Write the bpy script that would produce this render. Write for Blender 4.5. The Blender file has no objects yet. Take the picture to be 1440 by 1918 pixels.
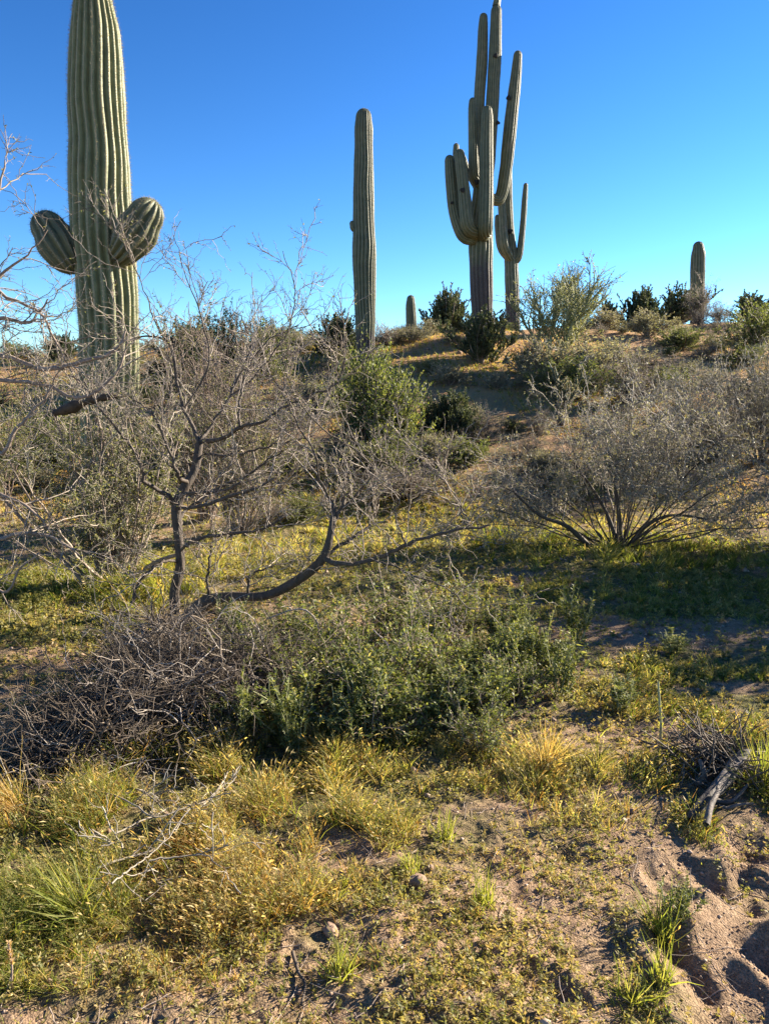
import bpy, math, numpy as np
from mathutils import Vector, Matrix

# ------------------------------------------------------------------ camera, sky, sun, exposure
R = math.radians
C = bpy.context.scene.collection
SC = bpy.context.scene
EYE = np.array([0.0, 0.0, 1.6]); PITCH = R(-8.0); F = 1449.0
cam_d = bpy.data.cameras.new('camera'); cam = bpy.data.objects.new('camera', cam_d); C.objects.link(cam)
cam.location = EYE; cam.rotation_euler = (R(90) + PITCH, 0, 0)
cam_d.sensor_fit = 'VERTICAL'; cam_d.sensor_height = 24.0; cam_d.lens = 24.0 * F / 1918.0
cam_d.clip_start = 0.05; cam_d.clip_end = 6000
SC.camera = cam
SUN_AZ, SUN_EL = R(64), R(23)            # azimuth measured from +Y towards +X
S = Vector((math.sin(SUN_AZ) * math.cos(SUN_EL), math.cos(SUN_AZ) * math.cos(SUN_EL), math.sin(SUN_EL)))
w = bpy.data.worlds.new('World'); SC.world = w; w.use_nodes = True
nt = w.node_tree; bg = nt.nodes['Background']
sky = nt.nodes.new('ShaderNodeTexSky'); sky.sky_type = 'NISHITA'; sky.sun_disc = False
sky.sun_elevation = SUN_EL; sky.sun_rotation = SUN_AZ
sky.altitude = 700; sky.air_density = 1.0; sky.dust_density = 0.0; sky.ozone_density = 2.8
hs = nt.nodes.new('ShaderNodeHueSaturation'); hs.inputs['Saturation'].default_value = 1.20; hs.inputs['Value'].default_value = 0.73
gm = nt.nodes.new('ShaderNodeGamma'); gm.inputs['Gamma'].default_value = 1.42      # deeper blue, as the phone rendered it
nt.links.new(sky.outputs[0], hs.inputs['Color']); nt.links.new(hs.outputs[0], gm.inputs['Color']); nt.links.new(gm.outputs[0], bg.inputs['Color'])
bg.inputs['Strength'].default_value = 0.050
sl = bpy.data.lights.new('sun', 'SUN'); sl.energy = 5.0; sl.angle = R(0.55); sl.color = (1.0, 0.89, 0.71)
so = bpy.data.objects.new('sun', sl); C.objects.link(so); so.rotation_euler = S.to_track_quat('Z', 'Y').to_euler()
SC.view_settings.view_transform = 'Standard'; SC.view_settings.look = 'None'
SC.view_settings.exposure = 2.0; SC.view_settings.gamma = 1.0
SC.cycles.max_bounces = 6; SC.cycles.diffuse_bounces = 3; SC.cycles.transmission_bounces = 4

# ------------------------------------------------------------------ noise, terrain
def _hash(ix, iy, seed):
    n = (ix.astype(np.int64) * 374761393 + iy.astype(np.int64) * 668265263 + seed * 1442695041) & 0xffffffff
    n = ((n ^ (n >> 13)) * 1274126177) & 0xffffffff
    return ((n ^ (n >> 16)) & 0xffff) / 65535.0
def vnoise(x, y, s, seed=0):
    x = np.asarray(x, float) / s; y = np.asarray(y, float) / s
    ix = np.floor(x); iy = np.floor(y); fx = x - ix; fy = y - iy
    fx = fx * fx * (3 - 2 * fx); fy = fy * fy * (3 - 2 * fy)
    a = _hash(ix, iy, seed); b = _hash(ix + 1, iy, seed); c = _hash(ix, iy + 1, seed); d = _hash(ix + 1, iy + 1, seed)
    return (a + (b - a) * fx) * (1 - fy) + (c + (d - c) * fx) * fy
def sstep(a, b, x):
    t = np.clip((x - a) / (b - a), 0, 1); return t * t * (3 - 2 * t)

PRINTS = []     # (x, y, half length, half width, heading, depth, tread)
def base_h(x, y):
    x = np.asarray(x, float); y = np.asarray(y, float)
    yc = 22.5 + 0.5 * np.clip(x - 1.5, 0, 14)
    H = 3.5 + 0.085 * np.clip(x - 1.5, 0, 16) + 0.05 * np.clip(x - 1.5, -14, 0)
    y0 = 8.6 + 0.06 * np.clip(x, -10, 10)
    u = np.clip((y - y0) / (yc - y0), 0, 1)
    f = 0.45 * u + 0.55 * u * u * (3 - 2 * u)
    z = H * f * sstep(120, 30, y)
    lat = sstep(60, 25, np.abs(x)); z = z * (0.3 + 0.7 * lat)
    hill = sstep(8.5, 14, y) * sstep(90, 40, y)
    z = z + hill * ((vnoise(x, y, 3.1, 1) - .5) * .18 + (vnoise(x, y, 1.2, 2) - .5) * .13)
    near = sstep(14, 7, y) * sstep(-30, -4, y)
    z = z + near * ((vnoise(x, y, 1.7, 3) - .5) * .14)
    return z
def height(x, y):
    x = np.asarray(x, float); y = np.asarray(y, float)
    z = base_h(x, y)
    rr = np.hypot(x, y)
    k = sstep(16, 4, rr) * (1 - .7 * np.exp(-((x - 1.0) / .42) ** 4 - ((y - 2.1) / .75) ** 4))
    z = z + k * ((vnoise(x, y, .42, 4) - .5) * .05 + (vnoise(x, y, .16, 5) - .5) * .030 + (vnoise(x, y, .06, 6) - .5) * .016)
    z = z + k * sstep(5, 2, rr) * ((vnoise(x, y, .03, 7) - .5) * .010 + (vnoise(x, y, .017, 8) - .5) * .006)
    for (px, py, a, b, hd, dep, tr) in PRINTS:
        dx = x - px; dy = y - py
        m = (np.abs(dx) < .5) & (np.abs(dy) < .5)
        if not m.any(): continue
        u = dx * math.sin(hd) + dy * math.cos(hd); v = dx * math.cos(hd) - dy * math.sin(hd)
        q = np.sqrt((u / a) ** 2 + (v / b) ** 2)
        q = q * (1 + .2 * (vnoise(x, y, .13, 91) - .5)); pit = -dep * .85 * np.exp(-(q / .95) ** 2.1) + .38 * dep * np.exp(-((q - 1.55) / .42) ** 2)
        if tr: pit = pit + sstep(.85, .6, q) * .006 * np.sign(np.sin(u * 2 * math.pi / .032 + 1.2 * np.abs(v) / .03))
        z = z + np.where(m, pit, 0)
    return z

fwd = np.array([0, math.cos(PITCH), math.sin(PITCH)]); upv = np.array([0, -math.sin(PITCH), math.cos(PITCH)])
def ray(px, py): return fwd + np.array([1., 0, 0]) * (px - 720) / F + upv * (959 - py) / F
def pt(px, py, Y):
    d = ray(px, py); return EYE + d * (Y / d[1])
def hit(px, py, fine=False):
    d = ray(px, py); t = np.geomspace(1.0, 70, 5000); P = EYE + d * t[:, None]
    z = (height if fine else base_h)(P[:, 0], P[:, 1]); i = np.nonzero(P[:, 2] < z)[0]
    if len(i) == 0:                      # above the crest: stand on the crest line
        j = np.argmin((P[:, 2] - z) / t); p = P[j].copy(); p[2] = z[j]; return p
    p = P[i[0]].copy(); p[2] = z[i[0]]; return p
def gz(x, y): return float(height(np.array([x]), np.array([y]))[0])
for (px, py, a, b, hd, dep, tr) in [(1412, 1612, .16, .07, .35, .04, True), (1300, 1640, .10, .07, -.3, .035, False),
        (1400, 1688, .13, .10, .2, .065, False), (1285, 1795, .13, .09, -.25, .065, False), (1395, 1790, .13, .10, .15, .07, False),
        (1350, 1880, .12, .09, .5, .06, False), (1450, 1900, .12, .08, -.2, .05, False), (1500, 1700, .15, .08, .2, .06, False),
        (1520, 1850, .15, .08, -.2, .06, False), (1235, 1640, .08, .05, .2, .03, False), (780, 1740, .08, .06, .8, .014, False),
        (1060, 1600, .12, .08, .4, .018, False), (1150, 1760, .1, .07, .1, .012, False), (900, 1830, .12, .08, 1.1, .012, False),
        (660, 1780, .1, .07, .3, .012, False), (1020, 1850, .11, .07, -.5, .022, False)]:
    p = hit(px, py); PRINTS.append((p[0], p[1], a, b, hd, dep, tr))

# ------------------------------------------------------------------ mesh helpers
def norm(v): return v / np.maximum(np.linalg.norm(v, axis=-1, keepdims=True), 1e-9)
class MB:
    def __init__(s): s.v = []; s.f = []; s.a = []; s.b = []; s.n = 0
    def add(s, v, faces, tint=0.5, aux=0.0):
        v = np.asarray(v, float).reshape(-1, 3); n = len(v)
        for f in faces:
            f = np.asarray(f, np.int64)
            if len(f): s.f.append(f + s.n)
        s.v.append(v); s.a.append(np.broadcast_to(np.asarray(tint, float), (n,))); s.b.append(np.broadcast_to(np.asarray(aux, float), (n,))); s.n += n
    def verts(s): return np.concatenate(s.v) if s.v else np.zeros((0, 3))
    def build(s, name, mat, parent=None, base=None, smooth=True):
        v = s.verts()
        if base is not None: v = v - np.asarray(base)
        me = bpy.data.meshes.new(name)
        me.vertices.add(len(v)); me.vertices.foreach_set('co', v.astype(np.float32).ravel())
        loops = np.concatenate([f.ravel() for f in s.f]) if s.f else np.zeros(0, int)
        sizes = np.concatenate([np.full(len(f), f.shape[1]) for f in s.f]) if s.f else np.zeros(0, int)
        starts = np.concatenate([[0], np.cumsum(sizes)[:-1]]) if len(sizes) else sizes
        me.loops.add(len(loops)); me.loops.foreach_set('vertex_index', loops.astype(np.int32))
        me.polygons.add(len(sizes)); me.polygons.foreach_set('loop_start', starts.astype(np.int32))
        me.update(calc_edges=True)
        if smooth: me.polygons.foreach_set('use_smooth', np.ones(len(sizes), bool))
        at = me.attributes.new('tint', 'FLOAT', 'POINT'); at.data.foreach_set('value', np.concatenate(s.a).astype(np.float32))
        at = me.attributes.new('aux', 'FLOAT', 'POINT'); at.data.foreach_set('value', np.concatenate(s.b).astype(np.float32))
        me.materials.append(mat)
        o = bpy.data.objects.new(name, me); C.objects.link(o)
        if parent is not None: o.parent = parent
        elif base is not None: o.location = base
        return o
def thing(name, label, cat, loc, group=None):
    o = bpy.data.objects.new(name, None); C.objects.link(o); o.location = loc; o.empty_display_size = .1
    tag(o, label, cat, group); return o
def tag(o, label=None, cat=None, group=None, kind=None):
    if label: o['label'] = label
    if cat: o['category'] = cat
    if group: o['group'] = group
    if kind: o['kind'] = kind
    return o
def dup(root):
    r = root.copy(); C.objects.link(r)
    for ch in list(root.children):
        c = ch.copy(); C.objects.link(c); c.parent = r
        for g in list(ch.children):
            d = g.copy(); C.objects.link(d); d.parent = c
    return r

def tubes(mb, P, Rr, k=3, tint=None, rng=None, close=False):
    """P (M,n,3), Rr (M,n): round tubes of k sides along M polylines."""
    P = np.asarray(P, float); Rr = np.asarray(Rr, float)
    if P.ndim == 2: P = P[None]; Rr = Rr[None]
    M, n, _ = P.shape
    if M == 0: return
    T = norm(np.gradient(P, axis=1))
    ov = norm(P[:, -1] - P[:, 0]); ref = np.zeros((M, 3)); ref[np.arange(M), np.argmin(np.abs(ov), 1)] = 1
    U = norm(np.cross(T, ref[:, None])); V = np.cross(T, U)
    a = np.arange(k) * 2 * math.pi / k
    X = P[:, :, None] + Rr[:, :, None, None] * (U[:, :, None] * np.cos(a)[None, None, :, None] + V[:, :, None] * np.sin(a)[None, None, :, None])
    i = np.arange(M)[:, None, None] * (n * k) + np.arange(n - 1)[None, :, None] * k + np.arange(k)[None, None]
    j = np.arange(M)[:, None, None] * (n * k) + np.arange(n - 1)[None, :, None] * k + ((np.arange(k) + 1) % k)[None, None]
    f = np.stack([i, j, j + k, i + k], -1).reshape(-1, 4)
    if tint is None: tint = (rng or np.random.default_rng(0)).random(M)
    tv = np.repeat(np.broadcast_to(np.asarray(tint, float), (M,)), n * k)
    mb.add(X, [f], tv)
def leaves(mb, P, D, L, W, rng, tint=None, droop=.15, flat=None):
    """N diamond shaped leaves, each bent a little along its midrib."""
    N = len(P)
    if N == 0: return
    D = norm(D); r = rng.normal(size=(N, 3))
    if flat is not None: r = r * (1 - flat) + np.array([0, 0, 1.]) * flat * 2
    Sd = norm(np.cross(D, r)); Nn = np.cross(Sd, D)
    L = np.broadcast_to(L, (N,))[:, None]; W = np.broadcast_to(W, (N,))[:, None]
    a = P; b = P + D * L * .42 + Sd * W * .5 + Nn * L * .03; c = P + D * L - np.array([0, 0, 1.]) * L * droop; d = P + D * L * .42 - Sd * W * .5 + Nn * L * .03
    X = np.stack([a, b, c, d], 1); i = np.arange(N)[:, None] * 4
    if tint is None: tint = rng.random(N)
    mb.add(X, [np.concatenate([i, i + 1, i + 2, i + 3], 1)], np.repeat(tint, 4))
def grow(rng, P0, D0, L, R0, R1, n, wig, trop=(0, 0, 0), zig=0.0):
    M = len(P0); P = np.zeros((M, n, 3)); P[:, 0] = P0; d = norm(np.asarray(D0, float)); tr = np.asarray(trop, float)
    st = (np.broadcast_to(L, (M,)) / (n - 1))[:, None]
    zz = norm(np.cross(d, rng.normal(size=(M, 3))))
    for i in range(1, n):
        d = norm(d + rng.normal(0, wig, (M, 3)) + tr)
        P[:, i] = P[:, i - 1] + norm(d + zz * zig * (1 if i % 2 else -1)) * st
    t = np.linspace(0, 1, n)[None]
    Rr = np.broadcast_to(R0, (M,))[:, None] * (1 - t) + np.broadcast_to(R1, (M,))[:, None] * t
    return P, Rr
def spawn(rng, P, Rr, c, t0, t1, ang, asd=.25, bias=None):
    M, n, _ = P.shape; idx = np.repeat(np.arange(M), c); K = len(idx)
    t = (t0 + (t1 - t0) * rng.random(K)) * (n - 1); i = np.minimum(t.astype(int), n - 2); f = (t - i)
    p = P[idx, i] * (1 - f[:, None]) + P[idx, i + 1] * f[:, None]
    T = norm(P[idx, i + 1] - P[idx, i]); pr = norm(np.cross(T, rng.normal(size=(K, 3))))
    a = rng.normal(ang, asd, K)[:, None]; d = T * np.cos(a) + pr * np.sin(a)
    if bias is not None: d = d + np.asarray(bias)
    r = Rr[idx, i] * (1 - f) + Rr[idx, i + 1] * f
    return p, norm(d), r, idx, t / (n - 1)
def catmull(pts, n):
    pts = np.asarray(pts, float)
    if len(pts) == 2: return pts[0] + (pts[1] - pts[0]) * np.linspace(0, 1, n)[:, None]
    q = np.concatenate([[2 * pts[0] - pts[1]], pts, [2 * pts[-1] - pts[-2]]])
    s = np.concatenate([[0], np.cumsum(np.linalg.norm(np.diff(pts[:, :3], axis=0), axis=1))])
    u = np.interp(np.linspace(0, s[-1], n), s, np.arange(len(pts))); i = np.minimum(u.astype(int), len(pts) - 2); f = (u - i)[:, None]
    a, b, c, d = q[i], q[i + 1], q[i + 2], q[i + 3]
    return .5 * (2 * b + (c - a) * f + (2 * a - 5 * b + 4 * c - d) * f ** 2 + (3 * b - a - 3 * c + d) * f ** 3)
def trace(lst, n):
    """[(px, py, Y, width px)] read off the photograph, each at its own distance -> points and radii in metres."""
    A = []
    for (px, py, Y, wd) in lst:
        p = pt(px, py, Y); dep = float(np.dot(p - EYE, fwd)); A.append([*p, wd * .5 * dep / F])
    A = catmull(A, n); return A[:, :3], np.maximum(A[:, 3], .0015)

# ------------------------------------------------------------------ materials
def new_mat(name):
    m = bpy.data.materials.new(name); m.use_nodes = True; n = m.node_tree.nodes; n.clear()
    out = n.new('ShaderNodeOutputMaterial'); return m, n, m.node_tree.links, out
def ramp(n, stops):
    r = n.new('ShaderNodeValToRGB'); e = r.color_ramp.elements
    while len(e) < len(stops): e.new(.5)
    for x, (p, c) in zip(e, stops): x.position = p; x.color = (*c, 1)
    return r
def attr(n, name):
    a = n.new('ShaderNodeAttribute'); a.attribute_name = name; return a
def noise(n, l, scale, detail=4, co=None, rough=.6):
    t = n.new('ShaderNodeTexNoise'); t.inputs['Scale'].default_value = scale; t.inputs['Detail'].default_value = detail; t.inputs['Roughness'].default_value = rough
    c = n.new('ShaderNodeTexCoord'); l.new(c.outputs[co or 'Object'], t.inputs['Vector']); return t
def mixc(n, l, a, b, f, mode='MIX'):
    m = n.new('ShaderNodeMix'); m.data_type = 'RGBA'; m.blend_type = mode
    for s, v in ((6, a), (7, b), (0, f)):
        if isinstance(v, (int, float)): m.inputs[s].default_value = v
        elif isinstance(v, tuple): m.inputs[s].default_value = (*v, 1)
        else: l.new(v, m.inputs[s])
    return m.outputs[2]
def leaf_mat(name, stops, transl=.45, rough=.55, tcol=None):
    m, n, l, out = new_mat(name)
    r = ramp(n, stops); l.new(attr(n, 'tint').outputs['Fac'], r.inputs[0])
    b = n.new('ShaderNodeBsdfPrincipled'); b.inputs['Roughness'].default_value = rough; b.inputs['Specular IOR Level'].default_value = .3
    l.new(r.outputs[0], b.inputs['Base Color'])
    t = n.new('ShaderNodeBsdfTranslucent'); g = mixc(n, l, r.outputs[0], tcol or (1.0, .97, .55), 1.0, 'MULTIPLY')
    bright = mixc(n, l, g, (1.45, 1.4, 1.3), 1.0, 'MULTIPLY'); l.new(bright, t.inputs['Color'])
    x = n.new('ShaderNodeMixShader'); x.inputs[0].default_value = transl; l.new(b.outputs[0], x.inputs[1]); l.new(t.outputs[0], x.inputs[2]); l.new(x.outputs[0], out.inputs[0])
    return m
def bark_mat(name, stops, scale=60, bump=.6, dist=.004, stretch=None):
    m, n, l, out = new_mat(name)
    t = noise(n, l, scale, 5)
    if stretch:
        mp = n.new('ShaderNodeMapping'); mp.inputs['Scale'].default_value = stretch
        src = t.inputs['Vector'].links[0].from_socket; l.new(src, mp.inputs[0]); l.new(mp.outputs[0], t.inputs['Vector'])
    mth = n.new('ShaderNodeMath'); mth.operation = 'MULTIPLY_ADD'; mth.inputs[1].default_value = .55
    l.new(attr(n, 'tint').outputs['Fac'], mth.inputs[0])
    m2 = n.new('ShaderNodeMath'); m2.operation = 'MULTIPLY_ADD'; m2.inputs[1].default_value = .9; m2.inputs[2].default_value = -.22
    l.new(t.outputs[0], m2.inputs[0]); l.new(m2.outputs[0], mth.inputs[2])
    r = ramp(n, stops); l.new(mth.outputs[0], r.inputs[0])
    b = n.new('ShaderNodeBsdfPrincipled'); b.inputs['Roughness'].default_value = .75; b.inputs['Specular IOR Level'].default_value = .35; l.new(r.outputs[0], b.inputs['Base Color'])
    bp = n.new('ShaderNodeBump'); bp.inputs['Strength'].default_value = bump; bp.inputs['Distance'].default_value = dist; l.new(t.outputs[0], bp.inputs['Height']); l.new(bp.outputs[0], b.inputs['Normal'])
    l.new(b.outputs[0], out.inputs[0]); return m
M_BARK = bark_mat('mesquite_bark', [(0, (.026, .02, .016)), (.5, (.08, .062, .049)), (1, (.23, .18, .145))], 34, 1.0, .018, (1, 1, .35))
M_TWIG = bark_mat('grey_twig', [(0, (.085, .065, .052)), (.5, (.22, .17, .138)), (1, (.46, .37, .30))], 30, .2)
M_MESQ = bark_mat('mesquite_twig', [(0, (.07, .056, .046)), (.5, (.21, .17, .138)), (1, (.50, .425, .355))], 30, .2)
M_GREYTWIG = bark_mat('ash_grey_twig', [(0, (.11, .092, .072)), (.5, (.26, .222, .175)), (1, (.52, .455, .37))], 30, .2)
M_PALE = bark_mat('bleached_twig', [(0, (.13, .108, .09)), (.5, (.30, .255, .215)), (1, (.52, .45, .385))], 30, .3)
M_DARKTWIG = bark_mat('dark_twig', [(0, (.028, .021, .015)), (.5, (.085, .063, .046)), (1, (.22, .17, .125))], 30, .3)
M_REDTWIG = bark_mat('red_twig', [(0, (.09, .062, .05)), (.5, (.22, .16, .128)), (1, (.44, .34, .28))], 30, .2)
M_GREENTWIG = bark_mat('green_twig', [(0, (.12, .13, .06)), (.5, (.24, .24, .12)), (1, (.40, .38, .24))], 20, .2)
M_OLIVE = leaf_mat('olive_leaf', [(0, (.065, .08, .034)), (.5, (.145, .16, .072)), (1, (.28, .275, .135))], .45)
M_JOJOBA = leaf_mat('grey_green_leaf', [(0, (.035, .05, .03)), (.5, (.07, .09, .05)), (1, (.14, .16, .09))], .25)
M_CREO = leaf_mat('creosote_leaf', [(0, (.05, .075, .02)), (.5, (.11, .14, .04)), (1, (.22, .24, .08))], .45)
M_SAGE = leaf_mat('silver_leaf', [(0, (.13, .13, .09)), (.5, (.22, .215, .15)), (1, (.36, .34, .25))], .35)
M_WEED = leaf_mat('weed_leaf', [(0, (.055, .075, .018)), (.5, (.12, .15, .04)), (.85, (.23, .25, .08)), (1, (.36, .31, .13))], .4)
M_SEED = leaf_mat('dry_seed', [(0, (.34, .22, .11)), (1, (.6, .45, .25))], .4)
M_GRASS = leaf_mat('green_grass', [(0, (.055, .09, .015)), (.45, (.13, .17, .03)), (.8, (.25, .26, .06)), (1, (.40, .36, .14))], .55)
M_DRY = leaf_mat('dry_grass', [(0, (.25, .12, .04)), (.3, (.36, .20, .06)), (.65, (.44, .30, .10)), (1, (.58, .47, .25))], .5)
M_FORB = leaf_mat('forb_leaf', [(0, (.13, .14, .045)), (.35, (.22, .21, .075)), (.7, (.33, .28, .115)), (1, (.36, .25, .13))], .45)

def cactus_mat(name, stops, crest=(.30, .27, .17)):
    m, n, l, out = new_mat(name)
    cr = attr(n, 'tint'); bk = attr(n, 'aux'); t = noise(n, l, 7, 5); t2 = noise(n, l, 45, 3)
    g = ramp(n, stops); l.new(t.outputs[0], g.inputs[0])
    k = ramp(n, [(.86, (0, 0, 0)), (.985, (1, 1, 1))]); l.new(cr.outputs['Fac'], k.inputs[0])
    c1 = mixc(n, l, g.outputs[0], crest, k.outputs[0])
    wd = ramp(n, [(.3, (.03, .02, .018)), (.7, (.105, .073, .064))]); l.new(t2.outputs[0], wd.inputs[0])
    mm = n.new('ShaderNodeMath'); mm.operation = 'MULTIPLY_ADD'; mm.inputs[1].default_value = 1.0
    l.new(bk.outputs['Fac'], mm.inputs[0])
    m3 = n.new('ShaderNodeMath'); m3.operation = 'MULTIPLY_ADD'; m3.inputs[1].default_value = .9; m3.inputs[2].default_value = -.45; l.new(t.outputs[0], m3.inputs[0]); l.new(m3.outputs[0], mm.inputs[2])
    e = ramp(n, [(.3, (0, 0, 0)), (.7, (1, 1, 1))]); l.new(mm.outputs[0], e.inputs[0])
    t3 = noise(n, l, 2.6, 6, rough=.7); sc = ramp(n, [(.60, (0, 0, 0)), (.72, (.75, .75, .75))]); l.new(t3.outputs[0], sc.inputs[0]); c1 = mixc(n, l, c1, (.21, .165, .105), sc.outputs[0])
    c2 = mixc(n, l, c1, wd.outputs[0], e.outputs[0])
    b = n.new('ShaderNodeBsdfPrincipled'); b.inputs['Roughness'].default_value = .55; b.inputs['Specular IOR Level'].default_value = .35; l.new(c2, b.inputs['Base Color'])
    bp = n.new('ShaderNodeBump'); bp.inputs['Strength'].default_value = .4; bp.inputs['Distance'].default_value = .01; l.new(t2.outputs[0], bp.inputs['Height']); l.new(bp.outputs[0], b.inputs['Normal'])
    l.new(b.outputs[0], out.inputs[0]); return m
M_CACTUS = cactus_mat('saguaro_skin', [(.25, (.09, .105, .048)), (.55, (.15, .163, .076)), (.8, (.22, .215, .108))])
M_CACTUS_DARK = cactus_mat('dark_shaded_saguaro_skin', [(.25, (.058, .066, .034)), (.55, (.10, .106, .056)), (.8, (.155, .148, .082))], (.19, .172, .115))  # darker skin; on the huge saguaro's arms the shade is put into this colour
M_SPINE = leaf_mat('cactus_spine', [(0, (.10, .085, .065)), (.5, (.26, .22, .165)), (1, (.48, .42, .32))], .3)
M_HOLE = bark_mat('hole_shade_scab', [(0, (.008, .007, .006)), (1, (.03, .025, .022))], 60)  # near-black scab colour that includes the shade inside the hole

def ground_mat():
    m, n, l, out = new_mat('desert_soil')
    a = noise(n, l, .55, 6); b_ = noise(n, l, 3.2, 6); g = noise(n, l, 26, 6, rough=.75); f = noise(n, l, 150, 3)
    sand = ramp(n, [(.3, (.22, .14, .088)), (.5, (.335, .225, .142)), (.72, (.45, .32, .215))]); l.new(g.outputs[0], sand.inputs[0])
    hill = ramp(n, [(.35, (.36, .20, .10)), (.6, (.46, .29, .15)), (.75, (.52, .36, .20))]); l.new(b_.outputs[0], hill.inputs[0])
    geo = n.new('ShaderNodeNewGeometry'); sep = n.new('ShaderNodeSeparateXYZ'); l.new(geo.outputs['Position'], sep.inputs[0])
    mr = n.new('ShaderNodeMapRange'); mr.inputs[1].default_value = .35; mr.inputs[2].default_value = 1.4; l.new(sep.outputs['Z'], mr.inputs[0])
    base = mixc(n, l, sand.outputs[0], hill.outputs[0], mr.outputs[0])
    gr = n.new('ShaderNodeMath'); gr.operation = 'MULTIPLY_ADD'; gr.inputs[1].default_value = .6; l.new(b_.outputs[0], gr.inputs[0])
    gr2 = n.new('ShaderNodeMath'); gr2.operation = 'MULTIPLY'; gr2.inputs[1].default_value = .4; l.new(a.outputs[0], gr2.inputs[0]); l.new(gr2.outputs[0], gr.inputs[2])
    k = ramp(n, [(.45, (0, 0, 0)), (.62, (1, 1, 1))]); l.new(gr.outputs[0], k.inputs[0])
    mask = n.new('ShaderNodeMath'); mask.operation = 'MULTIPLY_ADD'; mask.use_clamp = True; ta = attr(n, 'tint').outputs['Fac']; l.new(k.outputs[0], mask.inputs[0]); l.new(ta, mask.inputs[1])
    ex = n.new('ShaderNodeMath'); ex.operation = 'SUBTRACT'; ex.use_clamp = True; ex.inputs[1].default_value = 1.0; l.new(ta, ex.inputs[0]); l.new(ex.outputs[0], mask.inputs[2])
    green = ramp(n, [(.35, (.085, .09, .03)), (.5, (.15, .14, .05)), (.68, (.27, .20, .09))]); l.new(g.outputs[0], green.inputs[0])
    col = mixc(n, l, base, green.outputs[0], mask.outputs[0])
    vo = n.new('ShaderNodeTexVoronoi'); vo.inputs['Scale'].default_value = 150; co = n.new('ShaderNodeTexCoord'); l.new(co.outputs['Object'], vo.inputs['Vector'])
    gv = ramp(n, [(0, (.60, .57, .56)), (.5, (.95, .94, .93)), (1, (1.4, 1.36, 1.3))]); l.new(vo.outputs['Color'], gv.inputs[0])
    col = mixc(n, l, col, gv.outputs[0], .8, 'MULTIPLY')
    bs = n.new('ShaderNodeBsdfPrincipled'); bs.inputs['Roughness'].default_value = .9; bs.inputs['Specular IOR Level'].default_value = .15; l.new(col, bs.inputs['Base Color'])
    b1 = n.new('ShaderNodeBump'); b1.inputs['Strength'].default_value = .7; b1.inputs['Distance'].default_value = .05; l.new(g.outputs[0], b1.inputs['Height'])
    b2 = n.new('ShaderNodeBump'); b2.inputs['Strength'].default_value = .8; b2.inputs['Distance'].default_value = .007; b2.invert = True; l.new(vo.outputs['Distance'], b2.inputs['Height']); l.new(b1.outputs[0], b2.inputs['Normal'])
    l.new(b2.outputs[0], bs.inputs['Normal']); l.new(bs.outputs[0], out.inputs[0]); return m
M_GROUND = ground_mat()
def rock_mat():
    m, n, l, out = new_mat('rock'); t = noise(n, l, 22, 6)
    r = ramp(n, [(.3, (.24, .16, .11)), (.5, (.40, .29, .21)), (.7, (.55, .43, .33))]); l.new(t.outputs[0], r.inputs[0])
    tt = mixc(n, l, r.outputs[0], (.5, .42, .36), attr(n, 'tint').outputs['Fac'], 'MULTIPLY')
    b = n.new('ShaderNodeBsdfPrincipled'); b.inputs['Roughness'].default_value = .85; l.new(tt, b.inputs['Base Color'])
    bp = n.new('ShaderNodeBump'); bp.inputs['Strength'].default_value = .6; bp.inputs['Distance'].default_value = .01; l.new(t.outputs[0], bp.inputs['Height']); l.new(bp.outputs[0], b.inputs['Normal']); l.new(b.outputs[0], out.inputs[0]); return m
M_ROCK = rock_mat()
M_LOG = bark_mat('weathered_log', [(0, (.012, .01, .009)), (.35, (.05, .042, .037)), (.6, (.15, .12, .10)), (1, (.40, .34, .29))], 14, 1.0, .01, (1, .6, 1))

# ------------------------------------------------------------------ ground sheet
def build_ground():
    r = np.concatenate([np.geomspace(.5, 1.3, 25)[:-1], np.geomspace(1.3, 4.2, 340)[:-1], np.geomspace(4.2, 60, 300)[:-1], np.geomspace(60, 5000, 30)])
    th = np.concatenate([np.linspace(-math.pi, -.95, 24)[:-1], np.linspace(-.95, -.62, 60)[:-1], np.linspace(-.62, .62, 420)[:-1], np.linspace(.62, .95, 60)[:-1], np.linspace(.95, math.pi, 24)[:-1]])
    A, B = np.meshgrid(r, th, indexing='ij'); X = A * np.sin(B); Y = A * np.cos(B); Z = height(X, Y)
    nr, nth = A.shape; i = np.arange(nr - 1)[:, None] * nth + np.arange(nth)[None]; j = np.arange(nr - 1)[:, None] * nth + (np.arange(nth) + 1) % nth
    mb = MB(); sandy = np.ones_like(X)
    for (px, py, rx, ry) in SANDY:
        c = hit(px, py); y1 = hit(px, py - ry)[1]; sx = rx * c[1] / F; sy = max(.1, y1 - c[1])
        sandy = sandy * (1 - .95 * np.exp(-(((X - c[0]) / sx) ** 2 + ((Y - c[1]) / sy) ** 2) ** 1.5))
    sandy = sandy * (1 - .7 * sstep(.9, 2.0, Z))
    for (px, py, rx, ry) in GREEN:
        c = hit(px, py); y1 = hit(px, py - ry)[1]; sx = rx * c[1] / F; sy = max(.1, y1 - c[1])
        sandy = sandy + .62 * np.exp(-(((X - c[0]) / sx) ** 2 + ((Y - c[1]) / sy) ** 2) ** 1.5) * np.clip(sandy, 0, 1)
    mb.add(np.stack([X, Y, Z], -1), [np.stack([i, j, j + nth, i + nth], -1).reshape(-1, 4)[:, ::-1]], sandy.ravel())
    c = mb.n; z0 = gz(0, 0); mb.add([[0, 0, z0]], [])
    k = np.arange(nth); mb.f.append(np.stack([np.full(nth, c), k, (k + 1) % nth], -1)[:, ::-1])
    o = mb.build('ground', M_GROUND); tag(o, kind='structure'); return o
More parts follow.
